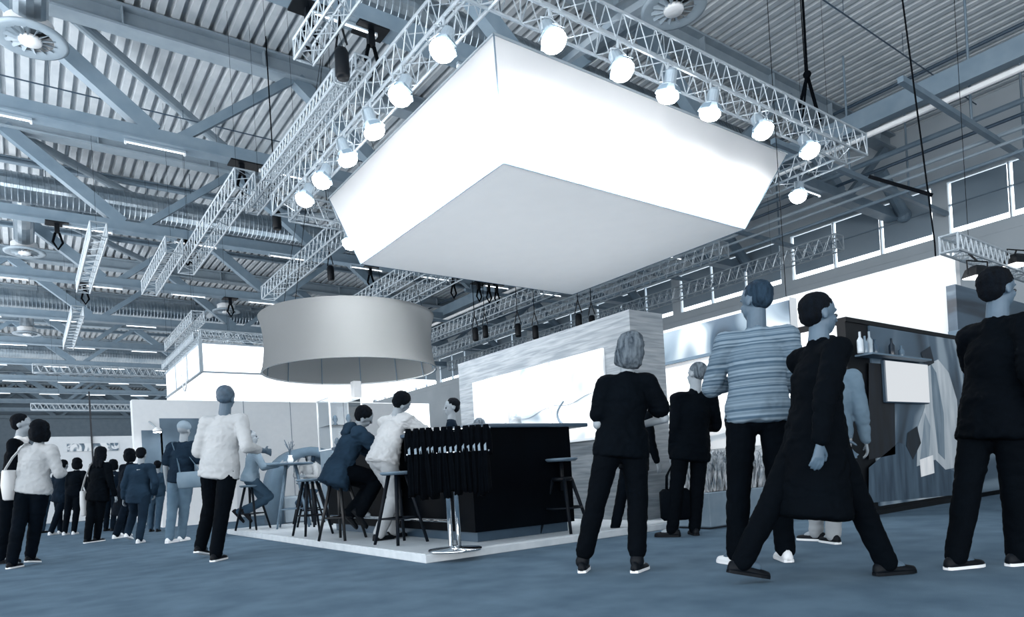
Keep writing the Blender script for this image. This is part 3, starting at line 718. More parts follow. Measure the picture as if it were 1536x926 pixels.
for nm_, bx_ in (('bottom_rail', (-.05, W_, -.04, .03, zc0 - .02, zc0 + .02)), ('top_rail', (-.05, W_, -.04, .03, zc1 - .02, zc1 + .02)), ('bottom_rail', (-.05, .03, .03, D__, zc0 - .02, zc0 + .02)), ('top_rail', (-.05, .03, .03, D__, zc1 - .02, zc1 + .02)), ('corner_post', (-.06, .03, -.06, .03, zc0, zc1 + .1)), ('side_post', (-.03, 0, D__ / 3, D__ / 3 + .05, zc0, zc1)), ('side_post', (-.03, 0, D__ * 2 / 3, D__ * 2 / 3 + .05, zc0, zc1))):
    MB().box(*bx_).build(nm_, Mf, t)
cp = atD(541, 700, 16.5)
t = tag(MB().bevbox(-.10, .10, -.10, .10, 0, atD(541, 572, 16.5).z, .01).build('support_column', M_white), 'slim square white column under the lit fascia right of the drum banner', 'column'); t.location = (cp.x, cp.y, 0)
lattice('small truss along the front top edge of the lit canopy box', (X0c, Yf + .02, zc1 + .24), (X1c, Yf + .02, zc1 + .24), .22, .016, .008, 'trusses on the lit canopy')
lattice('small truss along the left top edge of the lit canopy box', (X0c - .0, Yf + .3, zc1 + .24), (X0c, Yf + D__, zc1 + .24), .22, .016, .008, 'trusses on the lit canopy')
# oval hoop on the canopy side
m = MB(); c = (atX(276, 562, X0c - .10)); m.path([(0, math.cos(a) * .32, math.sin(a) * .50) for a in [2 * PI * i / 28 for i in range(29)]], .02, 6)
o = tag(m.build('oval_hoop', M_greyw, None, True), 'white oval hoop hanging on the side of the lit canopy box', 'hoop'); o.location = c
# low white fittings under the wall behind the crowd
a, b = atz(245, 792, 0), atz(300, 792, 0)
t = thing('reception_desk', 'low white sloping desk front behind the cap man', 'desk', (a.x, a.y, 0))
w_ = 1.6; MB().ring_loft([[Vector((x, y, z)) for y, z in ((0.1, 0), (0, .95), (.6, .95), (.6, 0))] for x in (0, w_)]).build('body', M_white, t)
m = MB(); 
for z in (.45, .55): m.ball((.45, .03, z), (.05, .03, .04), 10, 6)
m.build('knobs', M_dark, t, True)
# distant low white wall with dark banner at far left
Yd = 27
a, b = atY(62, 680, Yd), atY(208, 680, Yd)
t = thing('stand_hoarding', 'low white stand wall with a dark picture strip far off at left', 'stand wall', (a.x, Yd, 0))
zz = atY(120, 655, Yd).z
MB().bevbox(0, b.x - a.x + .5, 0, .3, 0, zz, .02).build('panelling', M_greyw, t)
p0, p1 = atY(100, 666, Yd), atY(178, 676, Yd)
MB().box(p0.x - a.x, p1.x - a.x, -.03, 0, p1.z, p0.z).build('picture_strip', graphic_mat('dark_picture', [(.3, .1), (.5, .45), (.6, .9)], scale=2, detail=3, seed=4), t)
MB().box(atY(138, 690, Yd).x - a.x, atY(138, 690, Yd).x - a.x + .05, -.05, 0, 0, 4.4).build('mast', M_dark, t)
# arm light on the stand wall
p = atY(236, 645, YW - .5)
t = thing('arm_light', 'small bright arm spotlight in front of the dark panels at left', 'spotlight', p)
MB().tube((-.1, .5, .25), (0, 0, .03), .02, 8).build('arm', M_alu, t); MB().lathe([(.05, -.02), (.10, -.06), (.11, .0), (.05, .06), (0, .06)], n=16).build('head', M_white, t, True); MB().lathe([(0, -.055), (.09, -.065), (0, -.075)], n=16, cap=False).build('lens', M_lamp, t)

# ================================================================== right stand
c = atz(1285, 778, 0); BX, BY = c.x, c.y; hB = 2.26; BX2 = 10.6
t = thing('black_booth', 'black booth with a big poster, shelf and screen at right', 'booth', (BX, BY, 0))
m = MB(); m.box(0, BX2 - BX, .0, .12, 0, hB); m.box(0, .12, .12, .62, 0, hB); m.box(0, BX2 - BX, -.012, 0, hB - .05, hB); m.box(0, BX2 - BX, -.02, 0, 0, .06); m.build('frame', mat('booth_black', .03, .5, spec=.2, noise_amt=.01), t)
mp = graphic_mat('poster_picture', [(.25, .14), (.42, .34), (.55, .56), (.72, .74)], scale=.9, dist=1.4, detail=2, seed=2, stretch=(1, 1, .6))
xx = lambda px, py=600: atY(px, py, BY).x - BX
zq = lambda px, py: atY(px, py, BY).z
po = MB().box(xx(1308), BX2 - BX - .03, -.022, 0, .10, hB - .06).build('poster', mp, t)
# the printed picture: a pale draped cloth with folds over a rocky ground
def pr(name, pts, v, lay):
    MB().slab([Vector((xx(x, y), -.022 - .0015 * lay, zq(x, y))) for x, y in pts][::-1], .0014).build(name, mat('print_%02d' % int(v * 100), v, .6, noise_amt=.07, nscale=3, stretch=(3, 1, .5)), po)
pr('print_dark_block', [(1300, 545), (1338, 548), (1340, 682), (1300, 690)], .045, 1)
pr('print_ground', [(1300, 702), (1345, 664), (1400, 690), (1440, 715), (1440, 742), (1300, 755)], .30, 1)
pr('print_drape', [(1386, 548), (1404, 540), (1420, 560), (1432, 600), (1436, 660), (1438, 700), (1415, 705), (1400, 690), (1372, 700), (1374, 640), (1384, 612)], .70, 2)
pr('print_fold', [(1392, 545), (1401, 560), (1412, 620), (1414, 690), (1404, 680), (1396, 610)], .48, 3)
pr('print_fold', [(1384, 620), (1392, 640), (1390, 695), (1376, 697)], .55, 3)
pr('print_head', [(1378, 530), (1392, 520), (1398, 545), (1385, 552)], .12, 3)
pr('print_stool', [(1376, 690), (1396, 683), (1398, 710), (1378, 716)], .95, 4)
pr('print_rock', [(1358, 650), (1372, 640), (1378, 665), (1366, 690), (1356, 670)], .10, 3)
sc_ = MB().bevbox(xx(1321), xx(1386), -.07, -.02, zq(1350, 606), zq(1350, 544), .01).build('screen', mat('screen_case', .3, .4), t)
MB().box(xx(1321) + .015, xx(1386) - .015, -.073, -.0695, zq(1350, 606) + .015, zq(1350, 544) - .015).build('display', emis('screen_glow', .78, (.9, .95, 1, 1)), sc_)
zs = zq(1300, 535)
MB().box(xx(1286), xx(1372, 545), -.2, 0, zs - .02, zs).build('shelf', M_slate, t)
for i, (px, hh_, v) in enumerate([(1291, .24, .7), (1298, .20, .5), (1305, .26, .6), (1313, .18, .3), (1338, .22, .15), (1352, .15, .4)]):
    X = atY(px, 530, BY - .1).x; o = MB().lathe([(.0, 0), (.032, 0), (.034, .02), (.034, hh_ * .6), (.013, hh_ * .75), (.013, hh_), (0, hh_)], n=14).build('bottle', mat('bottle_%d' % int(v * 100), v, .2), None, True); o.location = (X, BY - .1, zs)
    tag(o, '%s bottle on the booth shelf, counted from the left' % ['pale first', 'grey second', 'pale third', 'darker fourth', 'dark fifth', 'grey sixth'][i], 'bottle', 'bottles on the booth shelf')
# lit panel in the booth's left face
MB().box(-.02, 0, .10, .52, .5, hB - .08).build('lit_panel', M_glow, t)
# pale graphic wall between the oak block and the booth
GX = 7.5; GY0, GY1 = BY + .64, atX(1003, 600, 7.5).y + .35; zg = 2.64
t = thing('picture_partition', 'backlit picture wall between oak block and booth, blurred shapes on top', 'display wall', (GX, GY0, 0))
MB().box(0, .15, 0, GY1 - GY0, 0, zg).build('wall_body', M_greyw, t)
zb1 = atX(1003, 545, GX).z
MB().box(-.02, 0, 0, GY1 - GY0, zb1, zg - .04).build('picture_band', graphic_mat('blob_picture', [(.35, .15), (.47, .32), (.56, .55), (.7, .80)], scale=1.1, dist=.6, detail=1, seed=6), t)
MB().box(-.02, 0, 0, GY1 - GY0, .9, zb1 - .02).build('lit_panel', graphic_mat('pale_backlit', [(.3, .72), (.45, .93), (1, 1)], scale=1.4, dist=1.5, emit=.3, seed=9, stretch=(1, .6, 2)), t)
MB().box(-.06, 0, 0, GY1 - GY0, zb1 - .03, zb1 + .01).build('shelf_strip', M_seam, t)
# planter with grasses
t = thing('planter', 'long grey planter box in front of the picture wall', 'planter', (5.95, 4.62, 0))
PW = 1.3; MB().bevbox(0, PW, 0, .5, .02, .40, .012).build('box', mat('planter_grey', .50, .6, noise_amt=.02), t); MB().box(.04, PW - .04, .04, .46, 0, .02).build('feet', M_dark, t); MB().box(.03, PW - .03, .03, .47, .385, .402).build('soil', M_dark, t)
m = MB(); rnd = random.Random(5)
for i in range(700):
    x, y = rnd.uniform(.05, PW - .05), rnd.uniform(.05, .45); a = rnd.uniform(0, 2 * PI); L = rnd.uniform(.3, .6); b_ = rnd.uniform(.1, .24)
    d = Vector((math.cos(a), math.sin(a), 0)); s = Vector((-d.y, d.x, 0)) * .008; p = Vector((x, y, .40))
    q0, q1, q2 = p, p + d * b_ * .4 + Vector((0, 0, L * .7)), p + d * b_ + Vector((0, 0, L * .8))
    m.add([q0 - s, q0 + s, q1 + s, q1 - s, q2], [(0, 1, 2, 3), (3, 2, 4)])
o = tag(m.build('ornamental_grass', mat('grass_blades', .66, .6, noise_amt=.22, nscale=9)), 'pale feathery grasses filling the planter', 'plant', kind='stuff'); o.location = (5.95, 4.62, 0)
# hanging sign
SX = BX2 + .12; p0, p1 = atX(1430, 380, SX), atX(1155, 450, SX); z0 = atX(1432, 506, SX).z
t = thing('hanging_sign', 'long blank white fascia sign hung by cables above the black booth', 'sign', (SX, p0.y, 0))
MB().bevbox(0, .12, 0, p1.y - p0.y, z0, (p0.z + p1.z) / 2, .006).build('panel', fabric_mat('sign_face', .92, .2, emit=.12), t)
m = MB(); m.box(-.01, .13, -.02, .0, z0 - .01, p0.z + .01); m.build('end_frame', M_greyw, t)
zt2 = (p0.z + p1.z) / 2
m = MB(); m.path([(.06, .25, zt2), (.06, .25, zt2 + .2), (-.9, .2, 8.4), (-1.0, .2, 11.5)], .011, 6); m.path([(.06, 2.6, zt2), (.0, 2.6, 11.5)], .006, 6); m.bar((.06, .25, zt2 + .9), (.06, 1.1, zt2 + 1.5), .05, .05); m.build('suspension_cable', M_cable, t)
# grey wall right of the booth
t = thing('slate_partition', 'blurry slate grey striped wall to the right of the black booth', 'stand wall', (BX2, BY, 0))
zr = 3.0; MB().box(.02, 6, .02, .14, .04, zr).build('panelling', graphic_mat('streaky_slate', [(.3, .16), (.5, .32), (.7, .50)], scale=1.0, dist=.4, detail=4, seed=3, stretch=(.25, 1, 3)), t)
MB().box(.0, 6, -.0, .02, 0, .06).build('kickboard', M_blackp, t)
MB().box(.0, .06, -.02, .14, 0, hB + .1).build('corner_post', M_slate, t)
ZT2 = atY(1467, 392, BY - .4).z
lattice('small lamp truss above the slate grey wall at the right edge', (atY(1425, 400, BY - .4).x, BY - .4, ZT2 + .1), (15.5, BY - .4, ZT2 + .1), .2, .016, .008, None)
def flood(px, py, lab):
    p = atY(px, py, BY - .55)
    t = thing('flood_light', lab, 'flood light', p, -.3, 'flood lights at the right edge')
    MB().ring_loft([[Vector((x * k_, y * k_, z)) for x, y in ((-.16, -.1), (.16, -.1), (.16, .1), (-.16, .1))] for z, k_ in ((.0, 1), (.10, .75), (.14, .4))]).build('housing', M_black, t)
    MB().box(-.15, .15, -.09, .09, -.012, -.002).build('lens', emis('flood_lens', 4), t)
    MB().path([(-.17, 0, .03), (-.18, 0, .2), (.18, 0, .2), (.17, 0, .03)], .01, 6).build('yoke', M_black, t); MB().tube((0, 0, .2), (0, .1, ZT2 + .02 - p.z), .012, 6).build('clamp', M_black, t)
flood(1467, 416, 'left flood light with glowing lens above the striped wall at right'); flood(1526, 397, 'right flood light at the picture edge above the striped wall')

# ================================================================== hoists, clamps, slings under the roof
def hoist(px, py, z, lab, top=11.6):
    p = atz(px, py, z); t = thing('chain_hoist', lab, 'chain hoist', (p.x, p.y, z), .4, 'black chain hoists hung under the roof')
    m = MB(); m.lathe([(.0, -.26), (.09, -.26), (.105, -.22), (.105, .12), (.08, .18), (0, .18)], n=14); m.build('chain_bag', M_black, t, True)
    m = MB(); m.bar((0, -.12, .2), (0, 0, .62), .015, .03); m.bar((0, .12, .2), (0, 0, .62), .015, .03); m.bar((0, 0, .45), (0, 0, .62), .06, .12); m.build('hook', M_black, t)
    MB().tube((0, 0, .6), (0, 0, top - z), .012, 6).build('chain', M_cable, t); return t
for k, (px, py, z) in enumerate([(513, 92, 7.0), (415, 328, 7.2), (496, 408, 7.2), (713, 500, 5.6), (728, 496, 6.0), (777, 494, 5.6), (803, 497, 5.4), (868, 480, 5.4), (888, 482, 5.6)]):
    hoist(px, py, z, ['black chain hoist at the top between two aluminium trusses', 'black chain hoist hanging left of the lamp truss end', 'black chain hoist above the drum banner', 'leftmost of the four small hoists below the box banner', 'second of the four small hoists below the box banner', 'third of the four small hoists below the box banner', 'fourth of the small hoists below the box banner', 'small hoist over the oak wall, left one', 'small hoist over the oak wall, right one'][k])
def clamp(px, py, Y, lab):
    p = atY(px, py, Y); t = thing('beam_clamp', lab, 'beam clamp', (p.x, Y, ZB - .06), 0, 'black beam clamps on the roof trusses')
    m = MB(); m.box(-.28, .28, -.2, .2, -.03, .0); m.box(-.06, .06, -.05, .05, -.28, -.03); m.build('jaw', M_black, t)
    m = MB(); m.path([(-.05, 0, -.28), (-.12, 0, -.55), (0, 0, -.75), (.12, 0, -.55), (.05, 0, -.28)], .035, 6); m.build('sling', M_cable, t)
for k, (px, py, Y) in enumerate([(555, 40, TY[0]), (462, 10, TY[0]), (362, 245, TY[1]), (398, 258, TY[1]), (85, 335, TY[2]), (280, 372, TY[2]), (290, 378, TY[2]), (555, 405, TY[2]), (127, 432, TY[3]), (345, 448, TY[3]), (680, 430, TY[2]), (718, 432, TY[2]), (733, 436, TY[2]), (745, 438, TY[2])]):
    nm = ['on the nearest roof truss at top centre, right one', 'on the nearest roof truss at top centre, left one', 'above the slung truss, left one', 'above the slung truss, right one', 'at far left on the third roof truss', 'left of a pair under the slung truss', 'right of a pair under the slung truss', 'just left of the box banner corner', 'far left on the fourth roof truss', 'on the fourth roof truss left of the drum', 'under the box banner edge, first of four', 'under the box banner edge, second of four', 'under the box banner edge, third of four', 'under the box banner edge, last of four'][k]
    clamp(px, py, Y, 'black beam clamp with sling ' + nm)
# long black cables with bridle holding the lamp truss corner at right
q = Vector((11.6, TY0, ZL + .2))
t = thing('bridle_cable', 'black cables and sling bridle lifting the right part of the lamp truss', 'cable', q)
m = MB(); m.tube((0, 0, .75), (0, 0, 11.5 - q.z), .022, 6); m.tube((-.06, 0, .75), (-.10, 0, 11.5 - q.z), .01, 5); m.build('chain', M_cable, t)
m = MB(); m.tube((-.35, 0, 0), (0, 0, .75), .03, 6); m.tube((.35, 0, 0), (0, 0, .75), .03, 6); m.tube((.1, .2, 0), (0, 0, .75), .02, 6); m.ball((0, 0, .75), .07); m.build('sling', M_cable, t)
# ================================================================== people
M_skin = mat('skin', .54, .55, noise_amt=.03, nscale=6, sat=.6)
M_skin_d = mat('skin_darker', .36, .55, noise_amt=.03, nscale=6)
M_hair_d = mat('dark_hair', .05, .8, noise_amt=.03, spec=.1, nscale=14, bump=.6, bscale=120, stretch=(3, 3, .5))
M_hair_g = mat('grey_blond_hair', .36, .8, sat=.6, noise_amt=.12, spec=.1, nscale=14, bump=.6, bscale=120, stretch=(3, 3, .5))
M_hair_m = mat('brown_hair', .20, .8, spec=.1, noise_amt=.06, nscale=14, bump=.5, bscale=120, stretch=(3, 3, .5))
M_cl = {}
def cloth(v):
    k = round(v, 2)
    if k not in M_cl: M_cl[k] = mat('cloth_%02d' % int(k * 100), v, .85, noise_amt=min(.03, v * .25), nscale=4, bump=.25, bscale=260, spec=.05, sat=.4 if v > .55 else 1.0)
    return M_cl[k]
def stripe_mat():
    m = mat('striped_knit', .52, .85, noise_amt=.02, spec=.2); nt = m.node_tree; b = nt.nodes['Principled BSDF']
    tc = nt.nodes.new('ShaderNodeTexCoord'); sp = nt.nodes.new('ShaderNodeSeparateXYZ'); nt.links.new(tc.outputs['Object'], sp.inputs[0])
    mu = nt.nodes.new('ShaderNodeMath'); mu.operation = 'MULTIPLY'; mu.inputs[1].default_value = 26; nt.links.new(sp.outputs['Z'], mu.inputs[0])
    n = nt.nodes.new('ShaderNodeTexNoise'); n.noise_dimensions = '1D'; n.inputs['Scale'].default_value = 2.0; n.inputs['Detail'].default_value = 3; nt.links.new(mu.outputs[0], n.inputs['W'])
    r = nt.nodes.new('ShaderNodeValToRGB'); r.color_ramp.elements[0].position = .38; r.color_ramp.elements[1].position = .62; r.color_ramp.elements[0].color = tone(.34); r.color_ramp.elements[1].color = tone(.52)
    nt.links.new(n.outputs[0], r.inputs[0]); nt.links.new(r.outputs[0], b.inputs['Base Color']); return m
M_stripe = stripe_mat()
M_sole = mat('white_rubber', .86, .6); M_shoe_d = mat('black_shoe', .05, .6, spec=.15); M_shoe_w = mat('white_shoe', .84, .55, noise_amt=.02)
M_eye = mat('eye', .12, .2)

def cone(m, p0, p1, r0, r1, side=None, n=14, k0=1.0):
    """closed tapered limb with rounded ends; r = radius or (a along side, b across)"""
    p0, p1 = Vector(p0), Vector(p1); d = p1 - p0; L = d.length
    if L < 1e-5: d = Vector((0, 0, 1))
    d.normalize(); s = Vector(side) if side is not None else d.orthogonal(); s = (s - d * d.dot(s)).normalized(); t = d.cross(s)
    r0 = r0 if isinstance(r0, tuple) else (r0, r0); r1 = r1 if isinstance(r1, tuple) else (r1, r1)
    R = []
    def ring(c, ra, k): R.append([c + s * ra[0] * k * math.cos(2 * PI * i / n) + t * ra[1] * k * math.sin(2 * PI * i / n) for i in range(n)])
    c0 = min(r0); c1 = min(r1)
    for a in (80, 55, 30): ring(p0 - d * c0 * k0 * math.sin(math.radians(a)), r0, math.cos(math.radians(a)) ** (.35 if k0 < 1 else 1))
    ring(p0, r0, 1); ring(p1, r1, 1)
    for a in (30, 55, 80): ring(p1 + d * c1 * math.sin(math.radians(a)), r1, math.cos(math.radians(a)))
    m.ring_loft(R)

def solid(m, name, material, parent, vox=.012, smooth=4, wr=0.0, wscale=9.0, seed=0, fold=None, keep=None):
    """fuse overlapping closed pieces into one continuous skin, smooth it, add cloth folds"""
    me = bpy.data.meshes.new(name); me.from_pydata(m.v, [], m.f); me.update()
    o = bpy.data.objects.new(name, me); COL.objects.link(o)
    md = o.modifiers.new('r', 'REMESH'); md.mode = 'VOXEL'; md.voxel_size = vox; md.adaptivity = 0
    if smooth: sm = o.modifiers.new('s', 'SMOOTH'); sm.iterations = smooth; sm.factor = .5
    dg = bpy.context.evaluated_depsgraph_get(); dg.update()
    me2 = bpy.data.meshes.new_from_object(o.evaluated_get(dg)); o.modifiers.clear(); o.data = me2; bpy.data.meshes.remove(me)
    me2.name = name
    if wr:
        nv = len(me2.vertices); co = [0.0] * (nv * 3); me2.vertices.foreach_get('co', co); no = [v.normal.copy() for v in me2.vertices]
        for i in range(nv):
            x, y, z = co[i * 3:i * 3 + 3]
            q = Vector((x * wscale + seed, y * wscale, z * wscale * 1.5))
            w = noise.noise(q + Vector((noise.noise(q * .6), 0, noise.noise(q * .7 + Vector((5, 5, 5))))) * 1.6)
            w2 = abs(noise.noise(q * 2.1 + Vector((9, 1, seed))))
            d = wr * (w * 1.0 - w2 * .9 + .25)
            co[i * 3] += no[i].x * d; co[i * 3 + 1] += no[i].y * d; co[i * 3 + 2] += no[i].z * d
        me2.vertices.foreach_set('co', co)
    me2.materials.clear(); me2.materials.append(material)
    me2.polygons.foreach_set('use_smooth', [True] * len(me2.polygons)); me2.update()
    o.parent = parent; return o

def ik(a, b, l1, l2, pole):
    d = b - a; L = d.length; u = d.normalized()
    if L > (l1 + l2) * .998: return a + u * L * l1 / (l1 + l2)
    c = (l1 * l1 - l2 * l2 + L * L) / (2 * L); h = math.sqrt(max(0, l1 * l1 - c * c))
    p = (pole - u * u.dot(pole)).normalized(); return a + u * c + p * h

HANG = ((.16, -.04, -1), (.10, .22, -1))
BENT = ((.22, -.25, -1), (-.25, 1, .12))     # forearm carried forward
CROSS = ((.25, .25, -1), (-.9, .55, .1))
def person(label, feet, head, phi=0, H=None, zf=0.0, D=None, female=False, top='long', topv=.1, legv=.06, shoe='dark', hair='short', hairm=None,
           armL=HANG, armR=HANG, pelv=None, lift=(0, 0), toe=None, vox=.012, yaw=0, nod=0, loose=1.0, skin=None, lean=0, topm=None, cuff=1.0, hem=0, wr=.007, sole=None, group=None, seed=0, seat=False, bend=None, at=None, vest=None):
    th = AZ + math.radians(phi)
    f = Vector((math.sin(th), math.cos(th), 0)); r = Vector((f.y, -f.x, 0)); Z = Vector((0, 0, 1))
    F = [atz(x, y, zf) for x, y in feet]
    mean = (F[0] + F[1]) / 2
    if at is not None: D = depth(at)
    dm = depth(mean) if D is None else D
    if D is not None: F = [(CAMP + (p - CAMP) * (D + dd) / depth(p)) for p, dd in zip(F, (0, 0))]; F = [Vector((p.x, p.y, zf)) for p in F]; mean = (F[0] + F[1]) / 2
    ht = atD(head[0], head[1], dm)
    if H is None: H = ht.z - zf
    base = Vector((mean.x, mean.y, zf)); root = thing('person', label, 'person', base, 0, group)
    if (F[0] - base).dot(r) > (F[1] - base).dot(r): F = [F[1], F[0]]; lift = (lift[1], lift[0])   # left foot first
    lat = (ht - mean).dot(RGT)
    if pelv is None: pel = Vector((mean.x, mean.y, 0)) + RGT * lat * .55
    else: pel = Vector((0, 0, 0)) + Vector((atz(pelv[0], pelv[1], zf).x, atz(pelv[0], pelv[1], zf).y, 0)) if len(pelv) == 2 else Vector((mean.x, mean.y, 0)) + RGT * pelv[0] + FWD * pelv[1]
    stride = (F[0] - F[1]).length / 2; leg = .491 * H
    zh = pelv[2] if (pelv is not None and len(pelv) == 3) else zf + .042 * H + math.sqrt(max(.01, leg * leg - stride * stride * .8)) * .995 + .01 * H
    if at is not None: pel = Vector(at); zh = at[2]
    P = Vector((pel.x, pel.y, zh)) - base                 # hip centre
    # neck: below the head top, head tilted by the lean
    htop = Vector((ht.x, ht.y, ht.z)) - base + f * lean
    if htop.z > P.z + .47 * H + .03: htop.z = P.z + .475 * H
    sp = (htop - P); spd = sp.normalized(); tl = .300 * H
    if bend: N = P + (f * bend[0] + r * bend[1] + Z * bend[2]).normalized() * tl
    else: N = P + spd * tl                                 # base of neck
    up = (N - P).normalized()
    ay = math.radians(yaw); hf0 = f * math.cos(ay) + r * math.sin(ay)
    hd = (htop - N).normalized(); hd = hd if hd.z > .5 else (hd + Z).normalized()
    hc = N + hd * .104 * H                                # head centre
    an = math.radians(nod); hf = (hf0 * math.cos(an) - Z * math.sin(an)); hf = (hf - hd * hf.dot(hd) * .4).normalized(); hr = hf.cross(hd).normalized(); hu = hr.cross(hf).normalized()
    hw = (.054 if female else .058) * H; sw = (.088 if female else .103) * H; bw = 1.0 if not female else .9
    sf = up.cross(r).normalized() * -1
    if sf.dot(f) < 0: sf = -sf
    S = [N - up * .036 * H - r * sw, N - up * .036 * H + r * sw]
    hips = [P - r * hw * .95, P + r * hw * .95]
    A = []; K = []; toes = []
    for i in (0, 1):
        tdir = f if toe is None else (f * math.cos(math.radians(toe[i])) + r * math.sin(math.radians(toe[i])))
        a = F[i] - base + Z * (.045 * H + lift[i]) - tdir * .02; A.append(a); toes.append(tdir)
        K.append(ik(hips[i], a, .245 * H, .246 * H, tdir + (Vector((0, 0, .3)) if seat else Vector((0, 0, 0)))))
    E, Wr = [], []
    for i, arm in ((0, armL), (1, armR)):
        sg = -1 if i == 0 else 1
        def w(v): return (r * v[0] * sg + f * v[1] + Z * v[2]).normalized()
        e = S[i] + w(arm[0]) * .172 * H; E.append(e); Wr.append(e + w(arm[1]) * .150 * H)
    near = vox < .0115; bv = min(vox, .009)
    # ---- body: one continuous skin with face and hands
    m = MB(); k = H / 1.75
    cone(m, N - up * .05 * H, hc - hu * .035 * H, .036 * H * bw, .032 * H * bw, r)
    cone(m, P + up * .02 * H, N - up * .07 * H, (.075 * H, .05 * H), (.082 * H * bw, .05 * H), r)
    for i in (0, 1):
        cone(m, S[i], N - up * .03 * H, .032 * H * bw, .03 * H, f)
        cone(m, S[i], E[i], .030 * H * bw, .023 * H * bw, f); cone(m, E[i], Wr[i], .023 * H * bw, .0155 * H * bw, f)
        cone(m, hips[i], K[i], .045 * H, .030 * H, r); cone(m, K[i], A[i], .030 * H, .020 * H, r)
        cone(m, A[i], A[i] + toes[i] * .05 * H - Z * .02 * H, .02 * H, .018 * H)
    cr_ = .0435 * H
    def HP(x, y, z): return hc + hr * x * k + hf * y * k + hu * z * k
    m2 = MB(); m2.ball((0, 0, 0), (1, 1, 1), 20, 14); k *= 1.07
    def ell(c, rx, ry, rz): m.add([c + hr * v[0] * rx * k + hf * v[1] * ry * k + hu * v[2] * rz * k for v in m2.v], m2.f)
    ell(HP(0, -.012, .025), .076, .096, .088); ell(HP(0, .022, -.04), .056, .068, .072); ell(HP(0, .045, -.082), .03, .034, .028)
    ell(HP(0, .086, -.022), .011, .02, .026); ell(HP(0, .099, -.034), .013, .014, .010)          # nose
    ell(HP(0, .073, .018), .05, .016, .012); ell(HP(0, .078, -.064), .024, .012, .006); ell(HP(0, .077, -.074), .02, .012, .006)
    for s in (-1, 1):
        ell(HP(.074 * s, -.012, -.012), .009, .018, .030); ell(HP(.032 * s, .062, -.03), .02, .02, .02)
    k = H / 1.75
    for i in (0, 1):                                        # hands
        sg = -1 if i == 0 else 1
        d = (Wr[i] - E[i]).normalized(); nrm = (-r * sg); nrm = (nrm - d * nrm.dot(d)); 
        if nrm.length < .35: nrm = (Z * -1 - d * (Z * -1).dot(d))
        nrm.normalize(); s = d.cross(nrm) * (1 if i == 0 else -1)
        if s.dot(f) + s.dot(Z) * .5 < 0: s = -s
        hs = k * (.92 if female else 1.0); w0 = Wr[i]
        cone(m, w0, w0 + d * .085 * hs, (.024 * hs, .014 * hs), (.038 * hs, .013 * hs), s)
        for j, (o_, L) in enumerate(((.030, .070), (.010, .078), (-.010, .072), (-.029, .056))):
            p = w0 + d * .088 * hs + s * o_ * hs; d1 = (d + nrm * .35 + s * o_ * 2).normalized(); d2 = (d + nrm * .95).normalized(); d3 = (d + nrm * 1.6).normalized()
            q1 = p + d1 * L * .45 * hs; q2 = q1 + d2 * L * .32 * hs; q3 = q2 + d3 * L * .22 * hs
            cone(m, p, q1, .0095 * hs, .009 * hs, n=8); cone(m, q1, q2, .009 * hs, .0082 * hs, n=8); cone(m, q2, q3, .0082 * hs, .0075 * hs, n=8)
        p = w0 + d * .03 * hs + s * .022 * hs; q1 = p + (d * .7 + s * .8 + nrm * .3).normalized() * .042 * hs; q2 = q1 + (d + s * .25 + nrm * .5).normalized() * .035 * hs
        cone(m, p, q1, .013 * hs, .0105 * hs, n=8); cone(m, q1, q2, .0105 * hs, .009 * hs, n=8)
    body = solid(m, 'body', skin or M_skin, root, .0065 if near else .009, 3, seed=seed)
    # eyes
    m = MB(); k = H / 1.75 * 1.07
    if abs(phi + yaw) > 60:
        for s in (-1, 1): MB().ball(HP(.031 * s, .079, -.012), .011 * k, 8, 6).build('eye', M_eye, root, True)
    # ---- top
    tm = topm or cloth(topv); g = .012 * loose; m = MB()
    ch = .082 * bw * H
    hemz = {'tshirt': -.01, 'long': .0, 'jacket': -.07, 'coat': -.25, 'shirt': .0}.get(top, 0) - hem
    wa = (.074 if female else .087) * H; hpw = .103 * H
    hz = hemz - .025; fl = (1.02 if top != 'coat' else 1.1) + max(0, -hemz) * .8
    cone(m, P + up * hz * H, P + up * .03 * H, ((hpw + g) * fl, (.078 * H + g) * fl), (hpw + g, .076 * H + g), r, 24, k0=.12)
    cone(m, P + up * .03 * H, P + up * .10 * H, (hpw + g, .070 * H + g), (wa + g * 1.3, .058 * H + g), r, 20)
    cone(m, P + up * .08 * H, P + up * .19 * H, (wa + g * 1.3, .056 * H + g), (.092 * H * bw + g, .062 * H + g), r, 20)
    cone(m, P + up * .18 * H, N - up * .062 * H, (.092 * H * bw + g, .062 * H + g), (.078 * H * bw + g, .045 * H + g * .5), r, 20)
    cone(m, N - up * .06 * H, N - up * .01 * H, (.07 * H * bw, .046 * H + g * .5), (.040 * H, .038 * H), r, 20)
    cone(m, N - up * .045 * H, N - up * (.018 if top not in ('jacket', 'coat', 'shirt') else .002) * H, (.05 * H, .040 * H), (.038 * H, .034 * H), r, 18)
    if female: 
        for s in (-1, 1): cone(m, P + up * .175 * H + r * s * .035 * H + sf * .03 * H, P + up * .18 * H + r * s * .035 * H + sf * .035 * H, .035 * H, .033 * H)
    for i in (0, 1):
        cone(m, N - up * .034 * H, S[i], .030 * H + g * .6, .034 * H * bw + g, f)
        if top == 'tshirt': cone(m, S[i], S[i].lerp(E[i], .72), .034 * H * bw + g, .034 * H * bw + g * 1.3, f)
        else:
            cone(m, S[i], E[i], .033 * H * bw + g, .026 * H * bw + g, f)
            cone(m, E[i], Wr[i].lerp(E[i], .06 if top != 'shirt' else .35), .026 * H * bw + g, .019 * H + g * .7, f)
    names = {'tshirt': 't_shirt', 'long': 'sweater', 'jacket': 'jacket', 'coat': 'coat', 'shirt': 'shirt'}
    solid(m, names[top], tm, root, vox, 5, wr * loose, 9, seed)
